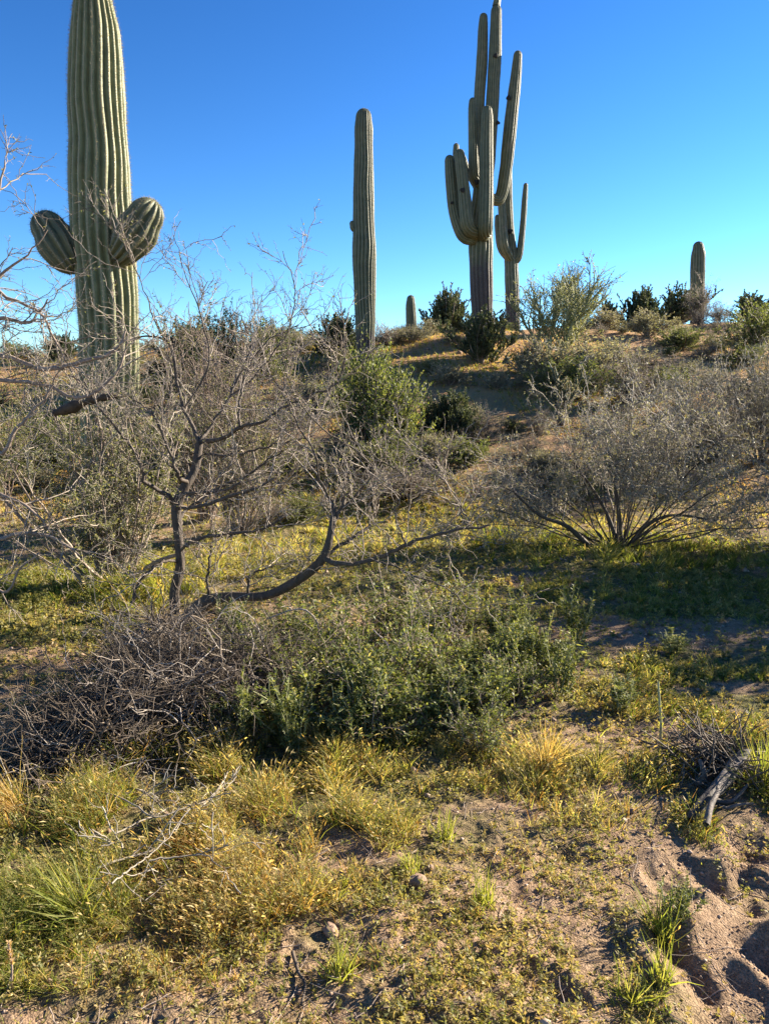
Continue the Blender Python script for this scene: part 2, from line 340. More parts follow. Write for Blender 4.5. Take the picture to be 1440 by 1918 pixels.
SANDY = [(1370, 1780, 190, 200), (1260, 1185, 280, 26), (100, 1238, 190, 26), (900, 1760, 330, 120), (1010, 1085, 90, 12), (1380, 1285, 90, 10), (1000, 1640, 120, 60)]
GREEN = [(1230, 1110, 380, 60), (1150, 1025, 300, 40), (80, 1120, 200, 60), (300, 1090, 130, 50), (960, 1000, 130, 40), (1300, 1260, 260, 50), (720, 1000, 300, 60), (600, 1060, 250, 50), (300, 1500, 330, 120), (600, 1450, 250, 90)]
build_ground()

# ------------------------------------------------------------------ saguaros
def column_mesh(path, radii, ribs, depth, bark_h=None, seed=0, dome=True, wav=.03, per=8):
    """ribbed, domed column along a path; returns mesh builder + crest points for the spines"""
    rng = np.random.default_rng(seed); L = np.linalg.norm(np.diff(path, axis=0), axis=1).sum()
    n = int(max(24, min(150, L / .045))); A = catmull(np.concatenate([path, radii[:, None]], 1), n); P, r = A[:, :3], A[:, 3]
    s = np.linspace(0, L, n); r = r * (1 + wav * (vnoise(s, s * 0, .35, seed + 3) - .5) * 2)
    T = norm(np.gradient(P, axis=0))
    if dome:
        e, rt, t = P[-1], r[-1], T[-1]; a = np.linspace(0, math.pi / 2, 12)[1:]
        P = np.concatenate([P, e + t * (rt * 1.15 * np.sin(a))[:, None]]); r = np.concatenate([r, np.maximum(rt * np.cos(a) ** .85, .002)]); T = np.concatenate([T, np.repeat(t[None], len(a), 0)])
    n = len(P); ref = np.array([0.13, -1.0, 0.05]); U = norm(np.cross(T, ref)); V = norm(np.cross(U, T)) * -1; V = np.cross(T, U)
    na = ribs * per; th = np.arange(na) * 2 * math.pi / na
    tw = (vnoise(P[:, 2], P[:, 2] * 0, .55, seed + 9) - .5) * .16
    ph = np.abs(np.cos(ribs * th / 2)); cr = ph ** .8
    prof = 1 - depth + depth * cr
    ridge = 1 + .018 * (np.stack([vnoise(P[:, 2], np.full(n, k * 7.3), .3, seed + 20) for k in range(ribs)], 1) - .5) * 2
    kk = (np.round(np.arange(na) / per).astype(int)) % ribs
    ang = th[None] + tw[:, None]; rad = r[:, None] * prof[None] * ridge[:, kk]
    X = P[:, None] + rad[..., None] * (U[:, None] * np.cos(ang)[..., None] + V[:, None] * np.sin(ang)[..., None])
    i = np.arange(n - 1)[:, None] * na + np.arange(na)[None]; j = np.arange(n - 1)[:, None] * na + (np.arange(na) + 1) % na
    aux = np.zeros((n, na))
    if bark_h is not None: aux[:] = sstep(bark_h[1], bark_h[0], X[..., 2])
    mb = MB(); mb.add(X, [np.stack([i, j, j + na, i + na], -1).reshape(-1, 4)], np.broadcast_to(ph[None] ** 2, (n, na)).ravel(), aux.ravel())
    crest = X[:, ::per]; out = norm(crest - P[:, None]); Tn = np.broadcast_to(T[:, None], crest.shape)
    return mb, crest, out, Tn
def spines(mb, crest, out, T, step, per, L, W, rng):
    n, ribs, _ = crest.shape
    d = np.linalg.norm(np.diff(crest, axis=0), axis=2).mean(1); s = np.concatenate([[0], np.cumsum(d)]); m = max(3, int(s[-1] / step))
    u = np.interp(np.linspace(0, s[-1], m), s, np.arange(n)); i = np.minimum(u.astype(int), n - 2); f = (u - i)[:, None, None]
    P = crest[i] * (1 - f) + crest[i + 1] * f; O = out[i]; Tn = T[i]
    P = np.repeat(P.reshape(-1, 3), per, 0); O = np.repeat(O.reshape(-1, 3), per, 0); Tn = np.repeat(Tn.reshape(-1, 3), per, 0)
    D = norm(O * rng.uniform(.25, 1, (len(P), 1)) + norm(np.cross(O, rng.normal(size=P.shape))) * rng.uniform(.2, 1.0, (len(P), 1)))
    Sd = norm(np.cross(D, rng.normal(size=P.shape))); ll = (L * rng.uniform(.5, 1.2, len(P)))[:, None]
    X = np.stack([P - Sd * W * .5 - O * .004, P + Sd * W * .5 - O * .004, P + D * ll], 1); k = np.arange(len(P))[:, None] * 3
    mb.add(X, [np.concatenate([k, k + 1, k + 2], 1)], np.repeat(rng.random(len(P)), 3))
def saguaro(label, Y, stem, arms, ribs, depth, bark=None, spine=(.06, 4, .04, .004), holes=(), seed=0, name='saguaro_cactus', skin=None, tuft=None, fat=1.0):
    skin = skin or M_CACTUS_DARK
    rng = np.random.default_rng(seed)
    P, r = trace([(a, b, Y, c * fat) for a, b, c in stem], len(stem) * 3)
    base = P[0].copy(); base[2] = gz(base[0], base[1]) - .1
    if P[0, 2] > base[2]: P = np.concatenate([[base], P]); r = np.concatenate([[r[0]], r])
    root = thing(name, label, 'cactus', base, 'saguaros'); sp = MB()
    if bark: bk = (pt(720, bark[0], Y)[2], pt(720, bark[1], Y)[2])
    else: bk = None
    mb, c, o, T = column_mesh(P, r, ribs, depth, bk, seed, True)
    mb.build('stem', skin, root, base); spines(sp, c, o, T, *spine, rng)
    for q, (dy, pts, rb) in enumerate(arms):
        A, ra = trace([(a, b, Y + (dy if i else dy * .35), wd) for i, (a, b, wd) in enumerate(pts)], len(pts) * 3)
        mb, c, o, T = column_mesh(A, ra, rb, depth + (.05 if fat < 1 else 0), None, seed + 31 * (q + 1), True, .03)
        mb.build('arm', M_CACTUS_DARK, root, base); spines(sp, c, o, T, *spine, rng)  # arms always take the darker skin, which paints in their shaded side
    s = sp.build('spines', M_SPINE, root, base, smooth=False); s['kind'] = 'stuff'
    for (px, py, dy, wd) in holes:
        p = pt(px, py, Y + dy); rad = wd * .5 * Y / F; h = MB()
        a = np.linspace(0, math.pi, 9); b = np.arange(14) * 2 * math.pi / 14
        rr = rad * np.sin(a)[:, None] * (1 + .18 * np.sin(b * 3 + px)[None] + .1 * np.cos(b * 2)[None])
        X = np.stack([p[0] + rr * np.cos(b), p[1] - .35 * rad * np.cos(a)[:, None] + 0 * b[None], p[2] + 1.15 * rr * np.sin(b)], -1)
        i = np.arange(8)[:, None] * 14 + np.arange(14); j = np.arange(8)[:, None] * 14 + (np.arange(14) + 1) % 14
        h.add(X, [np.stack([i, j, j + 14, i + 14], -1).reshape(-1, 4)]); h.build('nest_hole', M_HOLE, root, base)  # solid raised cap, the opening's inner shade is only its dark colour
    if tuft:
        for (px, py, wd) in tuft:
            p, rr = trace([(px, py, Y, wd), (px + 2, py - wd * .8, Y, wd * .9)], 6); mb, c, o, T = column_mesh(p, rr, 9, .12, None, seed + 77, True); mb.build('crown_bud', skin, root, base)
    return root
saguaro('huge thick saguaro with two stubby egg-shaped arms rising behind the bare branches', 9.2,
    [(207, 900, 104), (206, 760, 106), (204, 600, 112), (197, 480, 118), (189, 380, 116), (184, 250, 108), (181, 150, 104), (179, 60, 94), (175, 10, 72), (174, -40, 66), (174, -120, 62), (173, -170, 46)],
    [(-.10, [(142, 508, 24), (128, 488, 60), (109, 456, 80), (94, 432, 64)], 13), (-.26, [(222, 486, 22), (233, 470, 58), (255, 437, 82), (271, 410, 68)], 13)],
    21, .17, None, (.028, 5, .042, .0030), seed=5, skin=M_CACTUS, fat=.97)
saguaro('single straight saguaro column with one small bump of an arm on its side', 17.0,
    [(685, 655, 34), (684, 600, 38), (683, 520, 43), (682, 470, 44), (681, 400, 40), (681, 300, 36), (681, 240, 34), (681, 222, 30)],
    [(-.05, [(672, 432, 12), (663, 428, 13), (660, 420, 11)], 9)], 20, .14, (650, 600), (.09, 3, .034, .003), seed=11)
saguaro('tallest saguaro on the ridge with a cluster of many upright arms', 20.0,
    [(903, 640, 35), (902, 560, 41), (900, 450, 46), (902, 400, 42), (906, 340, 36), (913, 290, 30), (920, 220, 25), (926, 120, 24), (928, 60, 22), (929, 22, 20)],
    [(-.35, [(895, 447, 22), (868, 442, 24), (851, 395, 23), (845, 340, 22), (842, 302, 19)], 13),
     (-.6, [(897, 438, 24), (877, 425, 25), (870, 370, 24), (863, 310, 22), (861, 290, 18)], 13),
     (.3, [(893, 420, 15), (872, 390, 16), (859, 330, 15), (854, 285, 13), (854, 275, 11)], 12),
     (.15, [(890, 350, 10), (877, 325, 12), (868, 300, 12), (865, 290, 10)], 10),
     (-.35, [(897, 345, 18), (888, 325, 19), (886, 260, 19), (885, 205, 17), (885, 192, 15)], 12),
     (.05, [(908, 345, 20), (900, 290, 22), (897, 200, 20), (902, 120, 21), (904, 60, 19), (905, 34, 15)], 13),
     (-.55, [(906, 440, 26), (908, 425, 30), (910, 350, 28), (911, 270, 25), (912, 220, 23), (912, 210, 20)], 14),
     (.15, [(918, 372, 20), (935, 372, 22), (946, 325, 24), (957, 220, 24), (965, 150, 21), (969, 105, 16)], 13)],
    17, .13, (570, 420), (.09, 3, .034, .003),
    holes=[(928, 104, -.17, 8), (932, 230, -.14, 7), (866, 356, -.78, 8), (952, 183, -.02, 8), (846, 380, -.52, 5), (893, 341, -.45, 9)], seed=23, tuft=[(929, 12, 15)])
saguaro('slim three-armed saguaro standing right behind the tallest one', 27.0,
    [(961, 620, 26), (959, 560, 26), (957, 490, 26), (953, 430, 19), (950, 370, 19), (949, 310, 18), (948, 280, 14)],
    [(-.1, [(960, 490, 14), (971, 480, 14), (978, 430, 12), (982, 375, 11), (984, 348, 9)], 10),
     (-.15, [(953, 486, 13), (938, 465, 14), (932, 430, 12), (931, 408, 10)], 10),
     (-.35, [(956, 486, 15), (945, 460, 17), (940, 400, 15), (938, 370, 13)], 10)],
    14, .13, (590, 500), (.12, 3, .036, .004), holes=[(955, 433, -.2, 8)], seed=37)
saguaro('short stubby saguaro alone on the ridge between column and dark bush', 24.5,
    [(770, 640, 17), (770, 600, 20), (769, 575, 19), (769, 562, 15)], [], 16, .14, None, (.11, 3, .034, .004), seed=41)
saguaro('lone armless saguaro sticking out of bushes on far right crest', 29.0,
    [(1304, 620, 25), (1305, 560, 25), (1306, 500, 27), (1307, 475, 25), (1307, 464, 20)], [], 16, .14, (590, 545), (.11, 3, .034, .004), seed=43)
saguaro('small brown dying saguaro half hidden behind the bare branches', 15.0,
    [(388, 730, 15), (388, 690, 17), (388, 655, 16), (387, 640, 12)], [], 14, .14, (600, 500), (.06, 3, .03, .004), seed=47)

# ------------------------------------------------------------------ generic shrubs (unit height about 1 m), copied and scaled over the hill
def shrub(kind, seed):
    rng = np.random.default_rng(seed); st, tw, lf = MB(), MB(), MB()
    def stems(n, spread, lo, hi, r0, wig, trop, npt=7, rad=.08):
        a = rng.random(n) * 2 * math.pi; s = np.abs(rng.normal(0, spread, n)).clip(0, 1.45)
        D = np.stack([np.sin(s) * np.cos(a), np.sin(s) * np.sin(a), np.cos(s)], -1)
        P0 = np.stack([np.cos(a) * rad * rng.random(n), np.sin(a) * rad * rng.random(n), np.full(n, -.03)], -1)
        return grow(rng, P0, D, rng.uniform(lo, hi, n), r0, r0 * .35, npt, wig, trop)
    if kind == 'jojoba':
        P, Q = stems(30, .7, .6, 1.0, .012, .12, (0, 0, .10)); tubes(st, P, Q, 4, rng=rng)
        a_, b_ = stems(30, 1.05, .28, .62, .008, .14, (0, 0, .10)); tubes(st, a_, b_, 4, rng=rng); P = np.concatenate([P, a_]); Q = np.concatenate([Q, b_])
        p, d, r, _, _ = spawn(rng, P, Q, 11, .1, 1, .75, bias=(0, 0, .45)); P1, Q1 = grow(rng, p, d, rng.uniform(.14, .34, len(p)), .005, .002, 5, .12, (0, 0, .12)); tubes(tw, P1, Q1, 3, rng=rng)
        p, d, r, _, _ = spawn(rng, P1, Q1, 48, .05, 1, .8, bias=(0, 0, .4)); leaves(lf, p, d, rng.uniform(.03, .058, len(p)), rng.uniform(.017, .030, len(p)), rng, droop=0)
        mats = (M_TWIG, M_DARKTWIG, M_JOJOBA)
    elif kind == 'creosote':
        P, Q = stems(38, .72, .65, 1.05, .010, .12, (0, 0, .06)); tubes(st, P, Q, 4, rng=rng)
        p, d, r, _, _ = spawn(rng, P, Q, 15, .15, 1, .6, bias=(0, 0, .2)); P1, Q1 = grow(rng, p, d, rng.uniform(.15, .4, len(p)), .004, .0015, 5, .18); tubes(tw, P1, Q1, 3, rng=rng)
        p, d, r, _, _ = spawn(rng, P1, Q1, 22, .1, 1, .9); leaves(lf, p, d, rng.uniform(.026, .05, len(p)), rng.uniform(.013, .022, len(p)), rng, droop=0)
        mats = (M_DARKTWIG, M_TWIG, M_CREO)
    elif kind == 'bursage':
        P, Q = stems(50, .85, .5, 1.0, .010, .16, (0, 0, .05)); tubes(st, P, Q, 3, rng=rng)
        p, d, r, _, _ = spawn(rng, P, Q, 10, .2, 1, .6, bias=(0, 0, .2)); P1, Q1 = grow(rng, p, d, rng.uniform(.14, .38, len(p)), .005, .002, 5, .22); tubes(tw, P1, Q1, 3, rng=rng)
        p, d, r, _, _ = spawn(rng, P1, Q1, 16, .2, 1, .9); leaves(lf, p, d, rng.uniform(.03, .06, len(p)), rng.uniform(.015, .026, len(p)), rng, droop=.1)
        mats = (M_TWIG, M_TWIG, M_SAGE)
    elif kind == 'bare':
        P, Q = stems(26, .75, .5, 1.0, .011, .14, (0, 0, .05)); tubes(st, P, Q, 4, rng=rng)
        p, d, r, _, _ = spawn(rng, P, Q, 10, .2, 1, .6, bias=(0, 0, .1)); P1, Q1 = grow(rng, p, d, rng.uniform(.15, .45, len(p)), .005, .002, 6, .22, zig=.2); tubes(tw, P1, Q1, 3, rng=rng)
        p, d, r, _, _ = spawn(rng, P1, Q1, 8, .2, 1, .8); P2, Q2 = grow(rng, p, d, rng.uniform(.04, .16, len(p)), .003, .0012, 4, .25); tubes(tw, P2, Q2, 3, rng=rng)
        p, d, r, _, _ = spawn(rng, P2, Q2, 1, .2, 1, .9); leaves(lf, p, d, rng.uniform(.015, .03, len(p)), rng.uniform(.008, .014, len(p)), rng)
        mats = (M_DARKTWIG, M_TWIG, M_OLIVE)
    elif kind == 'verde':
        P, Q = stems(7, .38, .5, .75, .022, .10, (0, 0, .05), 8, .03); tubes(st, P, Q, 5, rng=rng)
        p, d, r, _, _ = spawn(rng, P, Q, 11, .3, 1, .5, bias=(0, 0, .35)); P1, Q1 = grow(rng, p, d, rng.uniform(.25, .5, len(p)), .007, .003, 7, .12, (0, 0, .05)); tubes(tw, P1, Q1, 3, rng=rng)
        p, d, r, _, _ = spawn(rng, P1, Q1, 13, .15, 1, .5, bias=(0, 0, .25)); P2, Q2 = grow(rng, p, d, rng.uniform(.08, .26, len(p)), .0035, .0015, 5, .12); tubes(tw, P2, Q2, 3, rng=rng)
        p, d, r, _, _ = spawn(rng, P2, Q2, 4, .2, 1, .8); leaves(lf, p, d, rng.uniform(.02, .035, len(p)), rng.uniform(.008, .014, len(p)), rng)
        mats = (M_GREENTWIG, M_GREENTWIG, M_OLIVE)
    elif kind == 'cholla':
        P, Q = stems(8, .5, .45, .7, .035, .12, (0, 0, .05), 6, .04); tubes(st, P, Q, 7, rng=rng)
        p, d, r, _, _ = spawn(rng, P, Q, 5, .4, 1, .8, bias=(0, 0, .5)); P1, Q1 = grow(rng, p, d, rng.uniform(.18, .35, len(p)), .024, .016, 5, .15, (0, 0, .1)); tubes(tw, P1, Q1, 6, rng=rng)
        p, d, r, _, _ = spawn(rng, P1, Q1, 2, .4, 1, .8, bias=(0, 0, .4)); P2, Q2 = grow(rng, p, d, rng.uniform(.08, .2, len(p)), .018, .012, 4, .12); tubes(tw, P2, Q2, 6, rng=rng)
        for PP, QQ, c in ((P1, Q1, 60), (P2, Q2, 36)):
            p, d, r, _, _ = spawn(rng, PP, QQ, c, 0, 1, 1.2); leaves(lf, p + d * r[:, None], d, .03, .006, rng, droop=0)
        mats = (M_DARKTWIG, M_JOJOBA, M_SPINE)
    elif kind == 'weed':      # leafy annual, unit height about 1
        P, Q = stems(13, .38, .55, 1.1, .011, .10, (0, 0, .08), 7, .12); tubes(st, P, Q, 4, rng=rng)
        p, d, r, _, _ = spawn(rng, P, Q, 4, .3, .95, .6, bias=(0, 0, .3)); P1, Q1 = grow(rng, p, d, rng.uniform(.15, .4, len(p)), .006, .003, 5, .12, (0, 0, .1)); tubes(tw, P1, Q1, 3, rng=rng)
        for PP, QQ, c in ((P, Q, 30), (P1, Q1, 15)):
            p, d, r, _, t = spawn(rng, PP, QQ, c, .12, 1, .95, bias=(0, 0, .25)); L = rng.uniform(.05, .13, len(p)) * (1.25 - .7 * t)
            leaves(lf, p, d, L, L * rng.uniform(.22, .34, len(p)), rng, droop=.22, flat=.5)
        mats = (M_GREENTWIG, M_GREENTWIG, M_WEED)
    elif kind == 'tangle':   # twiggy leafy undergrowth
        P, Q = stems(34, .7, .6, 1.15, .009, .16, (0, 0, .03), 8, .2); tubes(st, P, Q, 3, rng=rng)
        p, d, r, _, _ = spawn(rng, P, Q, 9, .2, 1, .7, bias=(0, 0, .2)); P1, Q1 = grow(rng, p, d, rng.uniform(.15, .4, len(p)), .004, .002, 5, .18); tubes(tw, P1, Q1, 3, rng=rng)
        p, d, r, _, t = spawn(rng, P1, Q1, 10, .1, 1, .9, bias=(0, 0, .2)); L = rng.uniform(.025, .085, len(p)); leaves(lf, p, d, L, L * .4, rng, droop=.15, flat=.3)
        mats = (M_TWIG, M_TWIG, M_WEED)
    root = bpy.data.objects.new('x', None); C.objects.link(root)
    a = st.build('stems', mats[0], root); b = tw.build('twigs', mats[1], root); c = lf.build('spines' if kind == 'cholla' else 'foliage', mats[2], root, smooth=False)
    root['top'] = float(np.percentile(np.concatenate([tw.verts()[:, 2], lf.verts()[:, 2]]), 99.5)); vv = tw.verts() if kind != 'weed' else lf.verts(); root['wide'] = float(np.percentile(np.abs(vv[:, 0]), 97)) * 2
    return root
PROTO = {}; USED = {}
NAMES = dict(jojoba=('jojoba_bush', 'bush'), creosote=('creosote_bush', 'bush'), bursage=('bursage_shrub', 'shrub'), bare=('bare_shrub', 'shrub'), verde=('palo_verde_tree', 'tree'), cholla=('cholla_cactus', 'cactus'), weed=('leafy_weed', 'weed'), tangle=('undergrowth_shrub', 'shrub'))
prng = np.random.default_rng(99)
def place(kind, variant, loc, h, wd, label, group=None, rot=None):
    key = (kind, variant)
    if key not in PROTO: PROTO[key] = shrub(kind, 100 + hash(kind) % 1 + sum(map(ord, kind)) * 7 + variant * 13); o = PROTO[key]
    else: o = dup(PROTO[key])
    top, wide = PROTO[key]['top'], PROTO[key]['wide']
    for k in ('top', 'wide'):
        if k in o and o is not PROTO[key]: del o[k]
    o.name = NAMES[kind][0]; tag(o, label, NAMES[kind][1], group)
    o.location = (loc[0], loc[1], loc[2]); o.rotation_euler = (0, 0, prng.random() * 6.28 if rot is None else rot)
    sx = wd / wide; o.scale = (sx, sx, h / top); return o
def bush(kind, v, px, py, top, wpx, label, group=None, Y=None):
    if Y is None: p = hit(px, py)
    else:
        q = pt(px, py, Y); p = np.array([q[0], Y, base_h(q[0], Y)])
    dep = float(np.dot(p - EYE, fwd)); h = (py - top) * dep / F * 1.02; place(kind, v, p, h, wpx * dep / F, label, group)
G1 = 'bushes along the ridge'; G2 = 'shrubs on the hillside'
HILL = [
 ('jojoba', 0, 838, 632, 556, 92, 'dark rounded bush on crest just left of tallest saguaro', G1, 23),
 ('jojoba', 1, 632, 650, 578, 86, 'dark spiky-topped bush touching left side of straight saguaro column', G1, 19),
 ('bare', 0, 716, 645, 594, 56, 'thin twiggy grey bush showing sky, right beside straight saguaro column', G1, 20),
 ('jojoba', 2, 902, 676, 588, 96, 'dense dark bush hiding the foot of the tallest saguaro', G1, 18.5),
 ('cholla', 0, 938, 640, 592, 30, 'spindly reddish cactus between feet of the two armed saguaros', None, 21),
 ('verde', 0, 1030, 684, 492, 150, 'pale feathery palo verde tree leaning beside the slim saguaro', None, 18),
 ('verde', 1, 1075, 640, 520, 100, 'wispy tall shrub behind the palo verde tree with thin bare tips', G1, 22),
 ('bursage', 0, 1090, 700, 608, 190, 'broad tan-grey shrub mass at foot of palo verde tree', G2, 16.5),
 ('bursage', 1, 1015, 702, 622, 120, 'tan shrub packed against lower trunk of the palo verde tree', G2, 17),
 ('creosote', 1, 1065, 722, 645, 130, 'olive shrub in front of the broad tan shrub mass', G2, 15.6),
 ('bursage', 2, 1150, 690, 622, 120, 'greyish rounded shrub right of the broad tan shrub mass', G2, 17.5),
 ('bare', 0, 1215, 700, 640, 110, 'brown twig shrub between the leafless thicket and open patch', G2, 17.2),
 ('creosote', 0, 985, 690, 640, 60, 'small green shrub between dark bush and palo verde trunk', G2, 17.6),
 ('bare', 1, 1170, 740, 640, 150, 'brown leafless thicket right of the broad tan shrub', G2, 15.5),
 ('cholla', 1, 1050, 770, 665, 86, 'dark upright shrubby cactus below the palo verde tree', G2, 14.2),
 ('jojoba', 1, 1142, 618, 566, 46, 'small dark bush, first on crest right of palo verde', G1, 26),
 ('jojoba', 0, 1200, 618, 552, 86, 'pointed dark bush on crest midway between palo verde and lone saguaro', G1, 26),
 ('jojoba', 2, 1268, 620, 553, 80, 'dark bush on crest touching left of lone armless saguaro', G1, 27),
 ('bare', 0, 1310, 640, 550, 60, 'twiggy bush in front of the lone armless saguaro foot', G1, 26),
 ('bare', 1, 1345, 640, 590, 90, 'purplish-grey low thicket right of the lone armless saguaro', G1, 25),
 ('jojoba', 1, 1415, 620, 566, 90, 'dark bush on the crest at right end of the ridge', G1, 26),
 ('creosote', 0, 1415, 690, 592, 120, 'big olive bush on right edge below the ridge end', G1, 20),
 ('bursage', 1, 1130, 635, 594, 80, 'greyish low shrub in front of first crest bush', G1, 24),
 ('bursage', 2, 1210, 655, 605, 90, 'grey shrub with pale dry top below pointed dark bush', G1, 22),
 ('bursage', 0, 1272, 652, 612, 74, 'rounded silver shrub below and left of the lone saguaro', G2, 21),
 ('bursage', 1, 1340, 652, 622, 56, 'small silver-green tuft shrub below the purplish thicket', G2, 21),
 ('bursage', 2, 1290, 688, 655, 52, 'yellowish small shrub in open patch below lone saguaro', G2, 17.5),
 ('bursage', 0, 1330, 705, 668, 60, 'straw-tinted low shrub beside yellow grass on right slope', G2, 16.8),
 ('bursage', 1, 1250, 712, 680, 50, 'low green-grey tuft shrub on the right slope near a stone', G2, 16),
 ('cholla', 0, 1388, 745, 655, 80, 'dark branching cholla with bare trunks near right edge', G2, 14.5),
 ('jojoba', 2, 1440, 745, 670, 60, 'dark bush cut by right edge behind the cholla', G2, 14.5),
 ('bursage', 2, 838, 722, 682, 96, 'low silvery shrub on bare slope under the ridge centre', G2, 16.5),
 ('bursage', 0, 932, 722, 688, 60, 'small grey-green shrub right of the low silvery shrub', G2, 16.3),
 ('bursage', 1, 780, 660, 630, 60, 'flat grey tuft at foot of the short stubby saguaro', G1, 20.5),
 ('bursage', 2, 742, 655, 628, 50, 'pale scrub tuft between straight column and stubby saguaro', G1, 20.5),
 ('bursage', 2, 675, 690, 640, 110, 'thin grey scrub around the foot of the straight column', G2, 16),
 ('creosote', 1, 690, 852, 658, 150, 'large olive bush with sunlit right side in centre of slope', G2, 12.5),
 ('creosote', 0, 745, 832, 700, 90, 'bright olive bush joined to right side of large olive bush', G2, 12.8),
 ('jojoba', 1, 832, 786, 714, 105, 'dark shaded bush with green lit top below the silvery shrub', G2, 13.6),
 ('bare', 1, 908, 812, 738, 80, 'leafy grey twig shrub right of the dark shaded bush', G2, 13),
 ('jojoba', 0, 868, 800, 745, 60, 'small dark bush wedged under the dark shaded bush', G2, 13.2),
 ('bare', 0, 765, 938, 868, 190, 'low dead twig shrub on yellow grass in centre', G2, 10.6),
 ('bare', 1, 1010, 770, 715, 70, 'bare grey shrub behind the wide bare shrub', G2, 13.6),
 ('bare', 0, 1130, 760, 720, 90, 'leafless low shrub on slope above wide bare shrub', G2, 13.8),
 ('creosote', 1, 430, 720, 598, 130, 'bushy olive tree behind the bare mesquite top', G1, 17),
 ('creosote', 0, 495, 710, 606, 90, 'dense green bush right of the bushy olive tree', G1, 17),
 ('jojoba', 2, 350, 700, 612, 90, 'dark bush behind thin red whips right of huge saguaro', G1, 18),
 ('jojoba', 0, 118, 655, 612, 60, 'dark bush on the crest left of the huge saguaro', G1, 20),
 ('creosote', 1, 25, 668, 634, 70, 'low olive bush on crest at left edge', G1, 20),
 ('bursage', 1, 560, 650, 622, 70, 'grey tuft on the crest left of the spiky-topped bush', G1, 20),
 ('bursage', 0, 590, 720, 660, 80, 'shaded grey shrub on slope left of large olive bush', G2, 15),
 ('creosote', 0, 60, 870, 758, 130, 'yellow-green bush at left edge behind pale branches', G2, 11.5),
 ('jojoba', 1, 25, 880, 815, 80, 'shaded dark bush under the yellow-green bush at left', G2, 11),
 ('creosote', 0, 320, 830, 720, 120, 'olive bush standing right of the huge saguaro foot', G2, 11.5),
 ('creosote', 1, 105, 770, 680, 120, 'olive bush standing upslope left of the huge saguaro', G2, 11.8),
 ('bare', 0, 500, 985, 925, 90, 'dark low dead shrub behind the mesquite trunk', G2, 9.4),
 ('bare', 1, 545, 880, 800, 120, 'shaded grey twig shrub behind mesquite branches', G2, 11.6),
 ('creosote', 1, 560, 960, 905, 80, 'sunlit pale green shrub beside dark low dead shrub', G2, 9.6),
 ('bursage', 2, 420, 860, 800, 120, 'grey shrub seen through the mesquite crown', G2, 11.4),
]
for a in HILL: bush(*a)
hr = np.random.default_rng(77); G4 = 'small scrub tufts on the hillside'
for i in range(210):
    y = hr.uniform(10.5, 26); x = hr.uniform(-.62, .62) * y
    if -.5 < (x - .1 * y) < 3.2 and 17 < y < 24 and hr.random() < .45: continue
    k = ('bursage', 'bare', 'creosote', 'bursage')[i % 4]; h_ = hr.uniform(.16, .5) * (1.25 if k == 'creosote' else 1)
    place(k, i % 2, (x, y, gz(x, y)), h_, h_ * hr.uniform(1.3, 2.4), {'bursage': 'small low silvery scrub tuft scattered on the hillside', 'bare': 'small leafless brown scrub tuft scattered on the hillside', 'creosote': 'small olive scrub tuft scattered on the hillside'}[k], G4)

# ------------------------------------------------------------------ the leaning mesquite tree
def twiggy(rng, tw, lf, limbs, c1=14, l1=(.25, .75), c2=8, l2=(.1, .35), c3=4, l3=(.03, .10), up=.12, leaf=0, zig=.35, r=(.006, .0035, .002), t0=.2):
    P = np.stack([l[0] for l in limbs]); Q = np.stack([l[1] for l in limbs])
    p, d, rr, _, _ = spawn(rng, P, Q, c1, t0, 1, .8, bias=(0, 0, up * 2)); P1, Q1 = grow(rng, p, d, rng.uniform(*l1, len(p)), np.minimum(rr * .6, r[0]), .0025, 8, .16, (0, 0, up * .3), zig * .6); tubes(tw, P1, Q1, 4, rng=rng)
    p, d, rr, _, _ = spawn(rng, P1, Q1, c2, .15, 1, .8, bias=(0, 0, up)); P2, Q2 = grow(rng, p, d, rng.uniform(*l2, len(p)), r[1], r[2], 6, .16, (0, 0, up * .2), zig); tubes(tw, P2, Q2, 3, rng=rng)
    if c3: p, d, rr, _, _ = spawn(rng, P2, Q2, c3, .1, 1, .9); P3, Q3 = grow(rng, p, d, rng.uniform(*l3, len(p)), r[2], r[2] * .6, 4, .15, (0, 0, 0), zig); tubes(tw, P3, Q3, 3, rng=rng)
    if leaf: p, d, rr, _, _ = spawn(rng, P2, Q2, leaf, .1, 1, .9); leaves(lf, p, d, rng.uniform(.012, .028, len(p)), rng.uniform(.006, .010, len(p)), rng)
